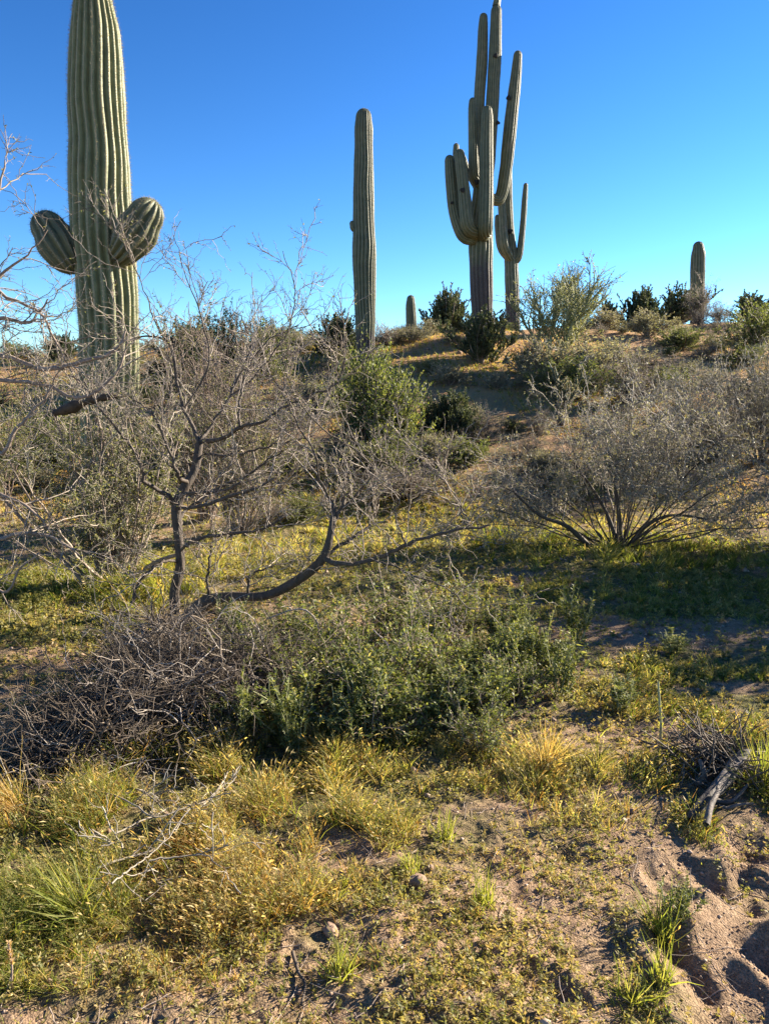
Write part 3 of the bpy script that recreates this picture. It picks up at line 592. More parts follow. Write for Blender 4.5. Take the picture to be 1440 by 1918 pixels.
def mesquite():
    rng = np.random.default_rng(7); Y = 5.7
    b = pt(335, 1168, Y); base = np.array([b[0], b[1], gz(b[0], b[1])])
    root = thing('mesquite_tree', 'leafless dark mesquite tree with crooked trunk and long limb leaning right over the brush', 'tree', base)
    tr = [[(322, 1200, Y - .05, 34), (330, 1160, Y, 29), (327, 1110, Y, 25), (338, 1060, Y, 22), (334, 1000, Y, 23), (331, 950, Y, 25), (345, 915, Y, 23), (365, 880, Y + .05, 20), (374, 830, Y + .1, 19)],
          [(318, 1205, Y - .1, 40), (350, 1165, Y - .1, 40), (385, 1130, Y - .15, 38), (430, 1118, Y - .2, 24), (500, 1115, Y - .3, 22), (560, 1085, Y - .4, 23), (605, 1045, Y - .5, 22), (622, 985, Y - .5, 15), (625, 945, Y - .45, 12)]]
    limbs = [
     [(374, 830, Y + .1, 17), (360, 795, Y + .2, 12), (345, 765, Y + .25, 11), (330, 700, Y + .3, 9), (322, 650, Y + .3, 8), (290, 630, Y + .3, 6), (225, 635, Y + .3, 4)],
     [(376, 828, Y + .1, 15), (420, 820, Y, 12), (450, 800, Y - .1, 11), (495, 790, Y - .2, 9), (520, 770, Y - .2, 7), (560, 748, Y - .3, 5)],
     [(376, 826, Y + .1, 12), (395, 800, Y + .2, 9), (430, 745, Y + .3, 8), (455, 690, Y + .4, 7), (470, 640, Y + .4, 5), (452, 590, Y + .4, 3)],
     [(450, 800, Y - .1, 8), (450, 755, Y, 7), (460, 700, Y + .1, 5), (500, 640, Y + .1, 4), (560, 610, Y + .1, 2.5)],
     [(333, 945, Y, 16), (300, 920, Y - .1, 13), (268, 902, Y - .2, 12), (272, 895, Y - .2, 11), (255, 850, Y - .3, 9), (230, 815, Y - .35, 8), (190, 770, Y - .4, 6), (150, 700, Y - .4, 4)],
     [(352, 905, Y, 14), (335, 892, Y - .15, 12), (320, 850, Y - .2, 9), (300, 800, Y - .2, 8), (280, 770, Y - .2, 6), (240, 740, Y - .25, 4)],
     [(340, 925, Y, 12), (375, 922, Y - .2, 9), (430, 915, Y - .3, 8), (490, 870, Y - .35, 6), (540, 840, Y - .4, 4)],
     [(338, 950, Y, 10), (365, 950, Y - .3, 10), (430, 930, Y - .4, 10), (480, 915, Y - .5, 8), (515, 895, Y - .5, 5)],
     [(334, 1000, Y, 12), (345, 960, Y + .2, 10), (380, 935, Y + .3, 9), (440, 900, Y + .4, 6), (500, 885, Y + .5, 4)],
     [(385, 850, Y + .1, 9), (430, 853, Y, 7), (480, 842, Y - .1, 6), (530, 830, Y - .1, 5), (590, 815, Y - .2, 4)],
     [(337, 1030, Y, 9), (370, 1010, Y - .2, 10), (430, 1000, Y - .3, 9), (490, 990, Y - .4, 7), (540, 960, Y - .4, 4)],
     [(334, 1050, Y, 10), (300, 1055, Y - .2, 8), (265, 1085, Y - .3, 9), (245, 1130, Y - .35, 11)],
     [(392, 1128, Y - .15, 12), (389, 1090, Y - .2, 8), (392, 1050, Y - .2, 7), (395, 1020, Y - .2, 5)],
     [(466, 1118, Y - .25, 9), (468, 1080, Y - .3, 7), (510, 1060, Y - .35, 4)],
     [(605, 1045, Y - .5, 18), (640, 1055, Y - .6, 15), (700, 1048, Y - .7, 12), (760, 1020, Y - .8, 11), (820, 1000, Y - .9, 9), (880, 990, Y - .9, 8), (916, 983, Y - .9, 6)],
     [(606, 1043, Y - .5, 12), (640, 1020, Y - .4, 10), (665, 1005, Y - .4, 9), (695, 980, Y - .3, 7), (710, 930, Y - .3, 5)],
     [(622, 985, Y - .5, 12), (640, 950, Y - .45, 10), (655, 925, Y - .4, 8), (690, 890, Y - .4, 5)],
     [(626, 950, Y - .45, 10), (600, 900, Y - .45, 7), (590, 850, Y - .5, 6), (560, 800, Y - .5, 5), (530, 740, Y - .5, 4), (500, 690, Y - .5, 3)],
     [(640, 955, Y - .45, 8), (700, 885, Y - .5, 6), (660, 840, Y - .5, 5), (600, 800, Y - .55, 4), (545, 720, Y - .6, 3), (525, 640, Y - .6, 3)],
     [(560, 748, Y - .3, 5), (610, 730, Y - .3, 6), (640, 700, Y - .3, 5), (650, 620, Y - .3, 3)],
     [(880, 990, Y - .9, 6), (860, 940, Y - .9, 5), (830, 900, Y - .9, 4), (800, 860, Y - .9, 3)],
     [(430, 745, Y + .3, 6), (480, 700, Y + .3, 5), (540, 620, Y + .3, 4), (552, 540, Y + .3, 3), (530, 470, Y + .3, 2)],
     [(345, 765, Y + .25, 6), (390, 690, Y + .3, 6), (380, 600, Y + .3, 4), (350, 520, Y + .3, 2.5), (325, 440, Y + .3, 2)],
     [(322, 650, Y + .3, 5), (290, 600, Y + .2, 4), (270, 540, Y + .2, 3), (240, 470, Y + .2, 3), (205, 420, Y + .2, 2), (140, 375, Y + .2, 1.5)],
     [(760, 1020, Y - .8, 6), (740, 960, Y - .8, 5), (760, 900, Y - .8, 4), (720, 860, Y - .8, 3)],
     [(700, 1048, Y - .7, 6), (770, 1075, Y - .9, 5), (830, 1100, Y - 1, 4), (880, 1140, Y - 1, 3)],
    ]
    for l in tr:
        m = MB(); P, Q = trace(l, 40); Q = Q * (1 + .16 * (vnoise(np.arange(40) * .31, P[:, 2], .8, 3) - .5)); tubes(m, P, Q * .8, 12, tint=.35); m.build('trunk', M_BARK, root, base)
    L = [(a_, b_ * .66) for a_, b_ in (trace(l, 26) for l in limbs)]
    for P, Q in L:
        P[1:-1] += rng.normal(0, .005, (24, 3)); Q *= 1 + .25 * (vnoise(np.arange(26) * .4, P[:, 0] * 5, .8, 9) - .5); m = MB(); tubes(m, P, Q, 7, tint=.42); m.build('limb', M_BARK, root, base)
    tw, lf = MB(), MB()
    twiggy(rng, tw, lf, L + [(trace(tr[1][4:], 26))], 10, (.15, .6), 7, (.07, .28), 2, (.02, .08), .10, 2, zig=.30, r=(.0042, .0024, .0013))
    tw.build('twigs', M_MESQ, root, base); lf.build('foliage', M_OLIVE, root, base, smooth=False)
mesquite()

# ------------------------------------------------------------------ multi-stemmed shrubs near the wash
def whip_shrub(label, px, py, Y, n, spread, L, seed, up, leaf, mats, traced=(), wig=.06, c1=9, c2=7, name='ironwood_shrub', l1=(.25, .7), r0=.013, leafmax=9, lean=(0, 0, 0), l2=(.1, .35), arch=0.0, ang=(.5, .75), wig2=.14, t0=.12, flat=.8, thin=1.0):
    rng = np.random.default_rng(seed); q = pt(px, py, Y); base = np.array([q[0], Y, gz(q[0], Y)])
    root = thing(name, label, 'shrub', base)
    a = rng.random(n) * 2 * math.pi; s = np.abs(rng.normal(0, spread, n)).clip(.05, 1.35) if not arch else arch * np.sqrt(rng.random(n))
    D = np.stack([np.sin(s) * np.cos(a), np.sin(s) * np.sin(a) * flat, np.cos(s)], -1) + np.asarray(lean); P0 = base + np.stack([np.cos(a) * .13, np.sin(a) * .1, np.full(n, -.05)], -1) * rng.random((n, 1))
    LL = rng.uniform(*L, n) * ((.88 + .38 * np.sin(s)) if arch else 1); P, Q = grow(rng, P0, D, LL, r0 * rng.uniform(.7, 1.3, n), .003, 14, wig, (0, 0, up), .08)
    st, tw, lf = MB(), MB(), MB(); tubes(st, P, Q, 6, rng=rng)
    for l in traced:
        A, B = trace(l, 26); m = MB(); tubes(m, A, B * thin, 10, tint=.35); m.build('limb', mats[0], root, base)
    p, d, r, _, _ = spawn(rng, P, Q, c1, t0, 1, ang[0], .3, bias=(0, 0, .15)); P1, Q1 = grow(rng, p, d, rng.uniform(*l1, len(p)), .005, .0022, 9, wig2, (0, 0, up), .22); tubes(tw, P1, Q1, 4, rng=rng)
    p, d, r, _, _ = spawn(rng, P1, Q1, c2, .1, 1, ang[1], .35); P2, Q2 = grow(rng, p, d, rng.uniform(*l2, len(p)), .0028, .0014, 6, wig2 * 1.2, (0, 0, .01), .25); tubes(tw, P2, Q2, 3, rng=rng)
    p, d, r, _, _ = spawn(rng, P2, Q2, 4, .1, 1, .8); P3, Q3 = grow(rng, p, d, rng.uniform(.02, .10, len(p)), .002, .0012, 3, .12); tubes(tw, P3, Q3, 3, rng=rng)
    if leaf:
        p, d, r, _, _ = spawn(rng, P2, Q2, leaf, .1, 1, .9); k = p[:, 2] < base[2] + leafmax * (.6 + .4 * rng.random(len(p))); p, d = p[k], d[k]
        leaves(lf, p, d, rng.uniform(.016, .034, len(p)), rng.uniform(.008, .015, len(p)), rng)
    st.build('stems', mats[0], root, base); tw.build('twigs', mats[1], root, base)
    if lf.n: lf.build('foliage', mats[2], root, base, smooth=False)
    return root
Y0 = 6.6
whip_shrub('many-stemmed tall shrub with olive leaves growing from green grass at left', 218, 1138, Y0, 28, .42, (1.1, 2.2), 3, .02, 26, (M_TWIG, M_GREYTWIG, M_OLIVE), c1=6, c2=6, ang=(.7, .95), wig2=.18,
    traced=[[(218, 1142, Y0, 26), (219, 1080, Y0, 22), (225, 1030, Y0, 19), (232, 960, Y0, 17), (212, 900, Y0 + .1, 12), (195, 830, Y0 + .1, 10), (180, 780, Y0 + .1, 8)],
            [(232, 1140, Y0, 18), (245, 1095, Y0 - .1, 13), (290, 1055, Y0 - .2, 9), (345, 1035, Y0 - .3, 6)],
            [(205, 1130, Y0, 14), (190, 1020, Y0 - .1, 10), (170, 960, Y0 - .2, 7), (160, 900, Y0 - .2, 6), (175, 860, Y0 - .2, 5)],
            [(200, 1130, Y0, 10), (165, 1100, Y0 - .2, 8), (120, 1050, Y0 - .2, 7), (80, 1015, Y0 - .3, 6), (0, 925, Y0 - .4, 6)]], leafmax=1.7)
whip_shrub('upright thicket of long thin reddish whips right of the huge saguaro', 385, 900, 9.6, 30, .24, (1.1, 2.8), 17, .03, 7, (M_REDTWIG, M_REDTWIG, M_OLIVE), name='whip_thicket', c1=6, c2=5, r0=.009, wig=.05)
whip_shrub('thicket of thin bare whips standing left of the huge saguaro', -5, 900, 9.6, 16, .30, (1.0, 2.1), 19, .03, 34, (M_REDTWIG, M_TWIG, M_OLIVE), name='whip_thicket', c1=6, c2=5, r0=.009, wig=.05)
whip_shrub('loose olive-leaved shrub with wispy arching tips above the mesquite', 450, 900, 9.0, 36, .36, (1.2, 2.6), 29, .02, 12, (M_TWIG, M_TWIG, M_OLIVE), name='wispy_shrub', c1=7, c2=6, r0=.009, leafmax=2.2)
whip_shrub('wide rounded bare grey shrub standing on bright grass at right', 1155, 1032, 8.5, 34, .85, (1.15, 1.7), 13, .004, 5, (M_DARKTWIG, M_GREYTWIG, M_SAGE), arch=1.32, t0=.40, flat=.45, thin=.7, r0=.010, ang=(.85, 1.1), wig2=.22, l2=(.08, .26),
    traced=[[(1165, 1035, 8.5, 22), (1160, 1000, 8.5, 17), (1158, 960, 8.5, 12), (1150, 900, 8.5, 7)], [(1100, 1020, 8.4, 16), (1060, 985, 8.3, 12), (1010, 965, 8.2, 8), (960, 920, 8.1, 5)],
            [(1170, 1030, 8.5, 14), (1210, 985, 8.4, 10), (1260, 965, 8.3, 7), (1340, 975, 8.2, 5)], [(1160, 1030, 8.5, 14), (1130, 950, 8.6, 9), (1070, 860, 8.7, 6)]],
    name='bare_catclaw_shrub', c1=12, c2=8, l1=(.25, .65), wig=.10)
whip_shrub('grey-green bare shrub at the right edge behind wide rounded shrub', 1420, 880, 12.2, 40, .70, (1.2, 1.9), 53, .015, 5, (M_DARKTWIG, M_GREYTWIG, M_SAGE), ang=(.85, 1.1), wig2=.22, l2=(.08, .26), name='bare_catclaw_shrub', c1=8, c2=7)
whip_shrub('pale grey bare shrub behind the wide rounded shrub on slope', 1275, 860, 12.6, 34, .70, (1.0, 1.6), 59, .015, 3, (M_TWIG, M_GREYTWIG, M_SAGE), arch=1.25, ang=(.85, 1.1), wig2=.22, l2=(.08, .26), name='bare_catclaw_shrub', c1=8, c2=6)
# bushes to the right, outside the picture, whose shade lies over the clearing
for i, (x, y, h_, wd) in enumerate([(6.0, 7.0, 2.4, 2.4), (6.7, 8.2, 2.7, 2.5), (6.3, 6.3, 2.1, 2.2), (7.5, 9.2, 3.0, 2.5), (7.5, 7.4, 2.6, 2.6)]):
    place('creosote' if i in (1, 3) else 'verde', i % 2, (x, y, gz(x, y)), h_, wd, 'tall olive bush standing right of the shaded clearing' if i in (1, 3) else 'tall feathery tree standing right of the shaded clearing', 'bushes beside the clearing')

# ------------------------------------------------------------------ pale branches reaching in from the left (tree standing outside the frame)
def left_tree():
    rng = np.random.default_rng(67); Y = 5.6
    b = pt(-230, 1190, Y); base = np.array([b[0], b[1], gz(b[0], b[1])])
    root = thing('mesquite_tree', 'pale-barked mesquite whose bare drooping branches reach in at the left edge', 'tree', base)
    m = MB(); P, Q = trace([(-230, 1210, Y, 46), (-225, 1050, Y, 40), (-200, 900, Y, 36), (-160, 780, Y, 30), (-110, 700, Y, 24)], 30); tubes(m, P, Q, 12, tint=.5); m.build('trunk', M_BARK, root, base)
    limbs = [[(-110, 700, Y, 18), (-40, 660, Y, 12), (20, 670, Y, 9), (80, 690, Y - .1, 9), (150, 680, Y - .2, 8), (215, 655, Y - .2, 6), (235, 620, Y - .2, 4)],
        [(-110, 700, Y, 16), (-50, 620, Y, 10), (0, 598, Y, 8), (50, 605, Y - .1, 6), (70, 590, Y - .1, 4), (90, 560, Y - .1, 3)],
        [(-150, 780, Y, 16), (-60, 700, Y - .1, 10), (0, 712, Y - .2, 8), (80, 720, Y - .2, 7), (150, 745, Y - .3, 6), (215, 705, Y - .3, 5), (240, 640, Y - .3, 3)],
        [(-130, 740, Y, 16), (-70, 560, Y, 10), (-20, 440, Y, 6), (5, 330, Y, 4), (10, 300, Y, 2)],
        [(-120, 720, Y, 14), (-40, 560, Y - .2, 8), (20, 500, Y - .2, 5), (60, 470, Y - .2, 3), (90, 430, Y - .2, 2)],
        [(-200, 900, Y, 16), (-80, 830, Y - .2, 10), (0, 850, Y - .3, 8), (30, 800, Y - .3, 7), (75, 760, Y - .3, 5), (100, 720, Y - .3, 3)],
        [(-210, 960, Y, 16), (-80, 1020, Y - .3, 9), (0, 1010, Y - .3, 8), (50, 998, Y - .3, 7), (110, 1012, Y - .35, 5), (150, 1040, Y - .4, 3)],
        [(-215, 1000, Y, 14), (-60, 1060, Y - .3, 6), (10, 1110, Y - .35, 5), (35, 1070, Y - .4, 4), (75, 1035, Y - .4, 3)],
        [(-200, 900, Y, 14), (-90, 900, Y - .2, 8), (0, 925, Y - .25, 6), (60, 955, Y - .3, 5), (100, 1000, Y - .3, 3)],
        [(-110, 700, Y, 12), (-40, 540, Y + .2, 8), (20, 560, Y + .2, 6), (80, 590, Y + .2, 5), (110, 650, Y + .2, 4), (150, 720, Y + .2, 3)]]
    L = [trace(l, 26) for l in limbs]
    for P, Q in L: m = MB(); P[1:-1] += rng.normal(0, .005, (24, 3)); tubes(m, P, Q, 7, tint=.55); m.build('limb', M_TWIG, root, base)
    m = MB(); P, Q = trace([(102, 774, 6.0, 16), (130, 765, 6.0, 19), (170, 750, 5.95, 15), (200, 744, 5.9, 12), (232, 743, 5.9, 6)], 16); Q = Q * (1 + .9 * (vnoise(np.arange(16) * .9, P[:, 2], .8, 13) - .5)); tubes(m, P, Q, 8, tint=.0)
    m.build('snag', M_DARKTWIG, root, base)['label'] = 'dark broken snag'
    tw, lf = MB(), MB(); twiggy(rng, tw, lf, L, 10, (.2, .65), 6, (.08, .32), 2, (.02, .07), .08, 3, t0=.25, zig=.26, r=(.005, .0027, .0014)); tw.build('twigs', M_MESQ, root, base); lf.build('foliage', M_OLIVE, root, base, smooth=False)
left_tree()

# ------------------------------------------------------------------ brush pile
def brush_pile():
    rng = np.random.default_rng(71); c = hit(300, 1330); base = np.array([c[0], c[1], gz(c[0], c[1])])
    root = thing('brush_pile', 'tangled heap of dead dark twigs below the leaning mesquite trunk', 'brush pile', base)
    ctr = [(335, 1290, 5.0, .32), (265, 1350, 4.6, .24), (400, 1330, 4.5, .30), (190, 1390, 4.1, .18), (140, 1425, 3.9, .08), (480, 1310, 4.6, .30), (310, 1260, 5.2, .30), (330, 1370, 4.6, .26)]
    A = np.array([[*hit(a, b)[:2], h] for a, b, Y, h in ctr])
    def mound(x, y): return np.max([h * np.exp(-(((x - cx) / .42) ** 2 + ((y - cy) / .42) ** 2)) for cx, cy, h in A], axis=0)
    for name, N, Lr, r0, mat, lift in (('twigs', 1700, (.12, .5), .0033, M_DARKTWIG, 1.0), ('bleached_twigs', 110, (.2, .6), .0035, M_PALE, 1.08), ('sticks', 60, (.3, .7), .008, M_DARKTWIG, .9)):
        k = rng.integers(0, len(A), N); x = A[k, 0] + rng.normal(0, .15, N); y = A[k, 1] + rng.normal(0, .17, N)
        z = height(x, y) + mound(x, y) * (rng.random(N) ** (.5 if lift < 1.05 else .12)) * lift
        a = rng.random(N) * 6.283; d = np.stack([np.cos(a), np.sin(a) * .8, rng.normal(.05, .4, N)], -1)
        d[:, 0] -= .12; d[:, 1] -= .2
        P, Q = grow(rng, np.stack([x, y, z], -1), d, rng.uniform(*Lr, N), r0 * rng.uniform(.6, 1.5, N), r0 * .4, 9, .34, (0, 0, -.07), .25)
        gzv = height(P[..., 0], P[..., 1]) + .008; P[..., 2] = np.maximum(P[..., 2], gzv)
        m = MB(); tubes(m, P, Q, 4, rng=rng)
        p, dd, _, _, _ = spawn(rng, P, Q, 4, .2, 1, .8); P1, Q1 = grow(rng, p, dd, rng.uniform(.05, .25, len(p)), r0 * .6, r0 * .3, 5, .2, (0, 0, -.03), .15); P1[..., 2] = np.maximum(P1[..., 2], height(P1[..., 0], P1[..., 1]) + .005); tubes(m, P1, Q1, 3, rng=rng)
        o = m.build(name, mat, root, base); o['kind'] = 'stuff'
    for l in ([(255, 1258, 4.4, 4), (292, 1275, 4.35, 4), (335, 1302, 4.3, 4), (362, 1310, 4.3, 3)], [(182, 1347, 4.0, 4), (215, 1322, 4.1, 5), (240, 1300, 4.2, 5), (262, 1280, 4.25, 3)],
              [(160, 1440, 3.7, 4), (165, 1420, 3.75, 6), (190, 1400, 3.8, 7), (210, 1382, 3.85, 5)], [(235, 1372, 3.9, 4), (262, 1350, 4, 5), (285, 1330, 4.1, 4), (272, 1300, 4.2, 3)],
              [(400, 1310, 4.1, 3), (470, 1285, 4.1, 4), (510, 1260, 4.15, 4), (540, 1235, 4.2, 3)], [(155, 1185, 5.2, 4), (200, 1200, 5.1, 5), (240, 1222, 5, 4)],
              [(265, 1170, 5.2, 8), (272, 1195, 5.1, 7), (300, 1215, 5, 5)], [(250, 1245, 4.6, 3), (300, 1290, 4.4, 4), (290, 1340, 4.2, 3)], [(700, 1180, 4.5, 3), (735, 1220, 4.4, 3), (728, 1270, 4.35, 3), (710, 1290, 4.3, 2)],
              [(500, 1160, 4.9, 3), (560, 1140, 4.8, 3), (600, 1180, 4.7, 3), (580, 1240, 4.6, 2)]):
        P, Q = trace(l, 14); m = MB(); P[1:-1] += rng.normal(0, .006, (12, 3)); P[:, 2] = np.maximum(P[:, 2], height(P[:, 0], P[:, 1]) + .01); tubes(m, P, Q, 6, tint=.7)
        p, dd, _, _, _ = spawn(rng, P[None], Q[None], 7, .2, 1, .7); P1, Q1 = grow(rng, p, dd, rng.uniform(.06, .2, len(p)), .003, .0015, 5, .2, (0, 0, 0), .2); tubes(m, P1, Q1, 4, rng=rng)
        m.build('bleached_branch', M_PALE, root, base)
brush_pile()
def dry_branch():
    rng = np.random.default_rng(73); c = hit(300, 1580); base = np.array([c[0], c[1], gz(c[0], c[1])])
    root = thing('fallen_branch', 'forked silver-grey dead branch lying in grass in front of brush pile', 'branch', base)
    def yy(px, py, up): # a point a little above the ground there
        g = hit(px, py); return g[1] - .0 - up * 1.6
    lines = [[(182, 1627), (230, 1608), (290, 1590), (318, 1560), (350, 1535), (378, 1510), (400, 1490), (425, 1450), (450, 1390)], [(215, 1562), (250, 1545), (285, 1530), (330, 1510), (352, 1525)], [(165, 1480), (215, 1490), (255, 1510), (290, 1530), (350, 1512), (385, 1500), (420, 1470)],
             [(240, 1470), (280, 1490), (310, 1520)], [(280, 1612), (330, 1605), (385, 1602), (405, 1620), (430, 1625)], [(210, 1655), (240, 1630), (270, 1610), (290, 1592)], [(350, 1440), (385, 1475), (400, 1490)], [(230, 1590), (225, 1578), (190, 1585)]]
    main = []
    for q, l in enumerate(lines):
        A = [(a, b, yy(a, b, .05 + .03 * (q % 3)), 5 if q == 0 else 3.4) for a, b in l]; P, Q = trace(A, 20); P[1:-1] += rng.normal(0, .0015, (18, 3))
        Q = Q * np.linspace(1, .6, 20); main.append((P, Q)); m = MB(); tubes(m, P, Q, 7, tint=.45); m.build('fork', M_GREYTWIG, root, base)
    tw, lf = MB(), MB(); twiggy(rng, tw, lf, main, 6, (.06, .22), 3, (.03, .1), 0, up=.02, zig=.2, r=(.003, .002, .0013), t0=.1); tw.build('twigs', M_GREYTWIG, root, base)
dry_branch()

# ------------------------------------------------------------------ leafy growth in the middle
G3 = 'leafy green growth beside the brush pile'
LT = 'green twiggy undergrowth tangled into the leafy mass right of brush pile'
LW = 'leafy green weed standing in the tangled mass right of brush pile'
for i, (px, py, top, wpx) in enumerate([(450, 1290, 1130, 190), (560, 1330, 1150, 200), (640, 1250, 1080, 200), (720, 1340, 1150, 220), (800, 1290, 1090, 210), (860, 1360, 1200, 200), (940, 1330, 1190, 170), (990, 1310, 1210, 110), (760, 1180, 1040, 230), (850, 1200, 1050, 170), (560, 1200, 1090, 190), (700, 1390, 1240, 180), (900, 1400, 1280, 170), (470, 1220, 1120, 170)]):
    p = hit(px, py); d = float(np.dot(p - EYE, fwd)); place('tangle', i % 3, p, (py - top) * d / F * .8, wpx * d / F * 1.1, LT, G3)
wr = np.random.default_rng(5)
for i in range(46):
    px = wr.uniform(430, 1050); py = wr.uniform(1180, 1390) if px < 950 else wr.uniform(1250, 1330); p = hit(px, py)
    place('weed', i % 3, p, wr.uniform(.22, .42), wr.uniform(.16, .28), LW, G3)
for (px, py, top, wpx, lab) in [(1085, 1205, 1098, 60, 'tall bright leafy weed against shaded path, apart from the green mass'), (555, 1420, 1320, 50, 'silvery upright weed at the front edge of the leafy mass'), (1030, 1270, 1175, 70, 'sunlit leafy weed at right end of the leafy mass'), (1258, 1225, 1172, 60, 'small dark green weed alone on the shaded path'),
      (1258, 1735, 1632, 60, 'upright fresh weed growing from the sand beside footprints'), (1160, 1330, 1265, 70, 'low leafy weed on flattened grass right of leafy mass'), (980, 1215, 1100, 60, 'leafy weed with pointed top at back of leafy mass')]:
    p = hit(px, py); d = float(np.dot(p - EYE, fwd)); place('weed', 1, p, (py - top) * d / F, wpx * d / F, lab, None)
def spike_weed():
    rng = np.random.default_rng(83); p = hit(1236, 1392); root = thing('tall_weed', 'tall thin yellow-green weed stalk standing alone right of leafy mass', 'weed', p)
    st, lf = MB(), MB(); P, Q = trace([(1236, 1392, p[1], 6), (1237, 1350, p[1] - .01, 5), (1234, 1310, p[1] - .02, 5), (1232, 1276, p[1] - .02, 4)], 14); tubes(st, P, Q, 5, tint=.8)
    a, d, _, _, t = spawn(rng, P[None], Q[None], 70, .05, 1, .7, bias=(0, 0, .6)); leaves(lf, a, d, rng.uniform(.015, .04, 70) * (1.1 - .3 * t), rng.uniform(.006, .010, 70), rng, tint=rng.uniform(.7, 1, 70))
    st.build('stem', M_GREENTWIG, root, p); lf.build('foliage', M_GRASS, root, p, smooth=False)
spike_weed()
def reed_weed(px, py, top, lab):
    rng = np.random.default_rng(int(px)); p = hit(px, py); root = thing('dry_weed', lab, 'weed', p); st, lf = MB(), MB()
    P, Q = trace([(px, py, p[1], 5), (px + 3, (py + top) / 2, p[1], 4), (px - 4, top, p[1], 4)], 12); tubes(st, P, Q, 5, tint=.6); a, d, _, _, _ = spawn(rng, P[None], Q[None], 90, .55, 1, .8, bias=(0, 0, .4)); leaves(lf, a, d, rng.uniform(.008, .02, 90), .006, rng)
    st.build('stem', M_REDTWIG, root, p); lf.build('seed_head', M_SEED, root, p, smooth=False)
reed_weed(20, 1860, 1765, 'dry pinkish seed stalk at the lower left corner')

# ------------------------------------------------------------------ grass
DENS = [  # px, py, rx, ry, density, height, dryness
 (330, 1430, 230, 90, 1., .20, .5), (300, 1330, 160, 60, .5, .22, .4), (560, 1470, 190, 110, 1., .19, .6), (500, 1630, 180, 110, .9, .16, .85), (740, 1440, 130, 80, 1.2, .17, .5), (690, 1530, 130, 70, 1., .15, .45), (620, 1400, 150, 60, 1.1, .19, .45), (420, 1570, 160, 90, 1.0, .17, .75), (150, 1520, 180, 90, .95, .20, .45),
 (110, 1680, 180, 110, .95, .16, .15), (420, 1700, 140, 70, .8, .12, .8), (90, 1810, 150, 60, .7, .11, .3), (300, 1810, 180, 60, .4, .07, .7), (1030, 1440, 120, 60, 1., .15, .6), (930, 1460, 90, 50, .7, .11, .5), (1140, 1400, 90, 40, .7, .11, .5),
 (1230, 1440, 80, 60, .7, .14, .45), (1330, 1350, 130, 50, .5, .13, .4), (1430, 1460, 40, 90, 1., .19, .3), (1295, 1540, 50, 40, .7, .12, .35), (900, 1600, 160, 60, .38, .06, .8), (1000, 1680, 220, 100, .3, .045, .7), (700, 1650, 130, 60, .35, .06, .5), (880, 1690, 50, 40, .6, .09, .4), (640, 1820, 50, 50, .6, .08, .2),
 (1180, 1880, 90, 30, .45, .06, .2), (1240, 1770, 30, 50, 1., .15, .1), (850, 1800, 420, 130, .34, .045, .5), (1050, 1530, 200, 40, .4, .08, .6), (1200, 1330, 160, 50, .5, .09, .5), (1100, 1280, 160, 40, .5, .09, .4),
 (1230, 1100, 380, 60, 1., .07, .08), (1320, 1260, 220, 45, .9, .08, .2), (1150, 1030, 300, 34, 1.5, .13, .08), (960, 1000, 130, 36, 1.5, .13, .1), (1300, 985, 110, 18, 1.3, .12, .08), (1400, 950, 70, 20, .8, .1, .3), (1240, 1150, 200, 20, .35, .04, .1),
 (80, 1100, 190, 45, 1.4, .11, .15), (80, 1180, 190, 28, 1.1, .05, .25), (300, 1090, 120, 40, 1.3, .20, .25), (100, 1300, 170, 28, .6, .09, .5), (700, 1000, 280, 60, .8, .09, .45), (500, 1040, 200, 60, .7, .10, .4), (800, 1420, 300, 60, .6, .12, .5), (450, 1350, 200, 60, .7, .16, .45)]
def dens_fields():
    E = []
    for (px, py, rx, ry, dn, h, dr) in DENS:
        c = hit(px, py); y1 = hit(px, py - ry)[1]; y0 = hit(px, py + ry)[1] if py + ry < 1900 else c[1] - .3
        E.append((c[0], c[1], rx * c[1] / F, max(.08, (y1 - y0) / 2), dn, h, dr))
    return E
DF = dens_fields()
SD = []
for (px, py, rx, ry) in SANDY:
    c = hit(px, py); SD.append((c[0], c[1], rx * c[1] / F, max(.1, hit(px, py - ry)[1] - c[1]), py))
def density(x, y):
    D = np.zeros_like(x); Hh = np.full_like(x, .04); W = np.full_like(x, 1e-3); Dr = np.full_like(x, .5e-3)
    for (cx, cy, sx, sy, dn, h, dr) in DF:
        g = np.exp(-(((x - cx) / sx) ** 2 + ((y - cy) / sy) ** 2) ** 1.3); D = np.maximum(D, dn * g); W += g; Dr += dr * g; Hh += h * g * 4 * 0 ; Hh = np.maximum(Hh, h * np.minimum(1, g * 1.6))
    cl = vnoise(x, y, .23, 31) * .6 + vnoise(x, y, .09, 32) * .4
    D = D * np.where(y > 5, sstep(.30, .66, cl) * 1.5, sstep(.34, .62, cl) * 1.2)
    hill = sstep(7.5, 11, y); hn = vnoise(x, y, 2.3, 33) * .6 + vnoise(x, y, .7, 34) * .4
    D = np.maximum(D, hill * sstep(.33, .62, hn) * 1.0 * sstep(27, 19, y) + hill * .06); Hh = np.where(hill > .5, .05 + .05 * hn, Hh)
    dr = np.where(hill > .5, .42 + .6 * vnoise(x, y, 1.9, 35), Dr / W)
    out = (np.abs(x) > y * .56 + .1) & (y < 9); D = np.where(out, np.maximum(D, .35 * sstep(.35, .6, vnoise(x, y, .5, 36))), D)
    for (cx, cy, sx, sy, py) in SD:
        g = np.exp(-(((x - cx) / sx) ** 2 + ((y - cy) / sy) ** 2) ** 2); D = D * (1 - (.97 if py > 1700 and cx > .6 else .8 if py < 1500 else .55) * g)
    return D, Hh, np.clip(dr, 0, 1)
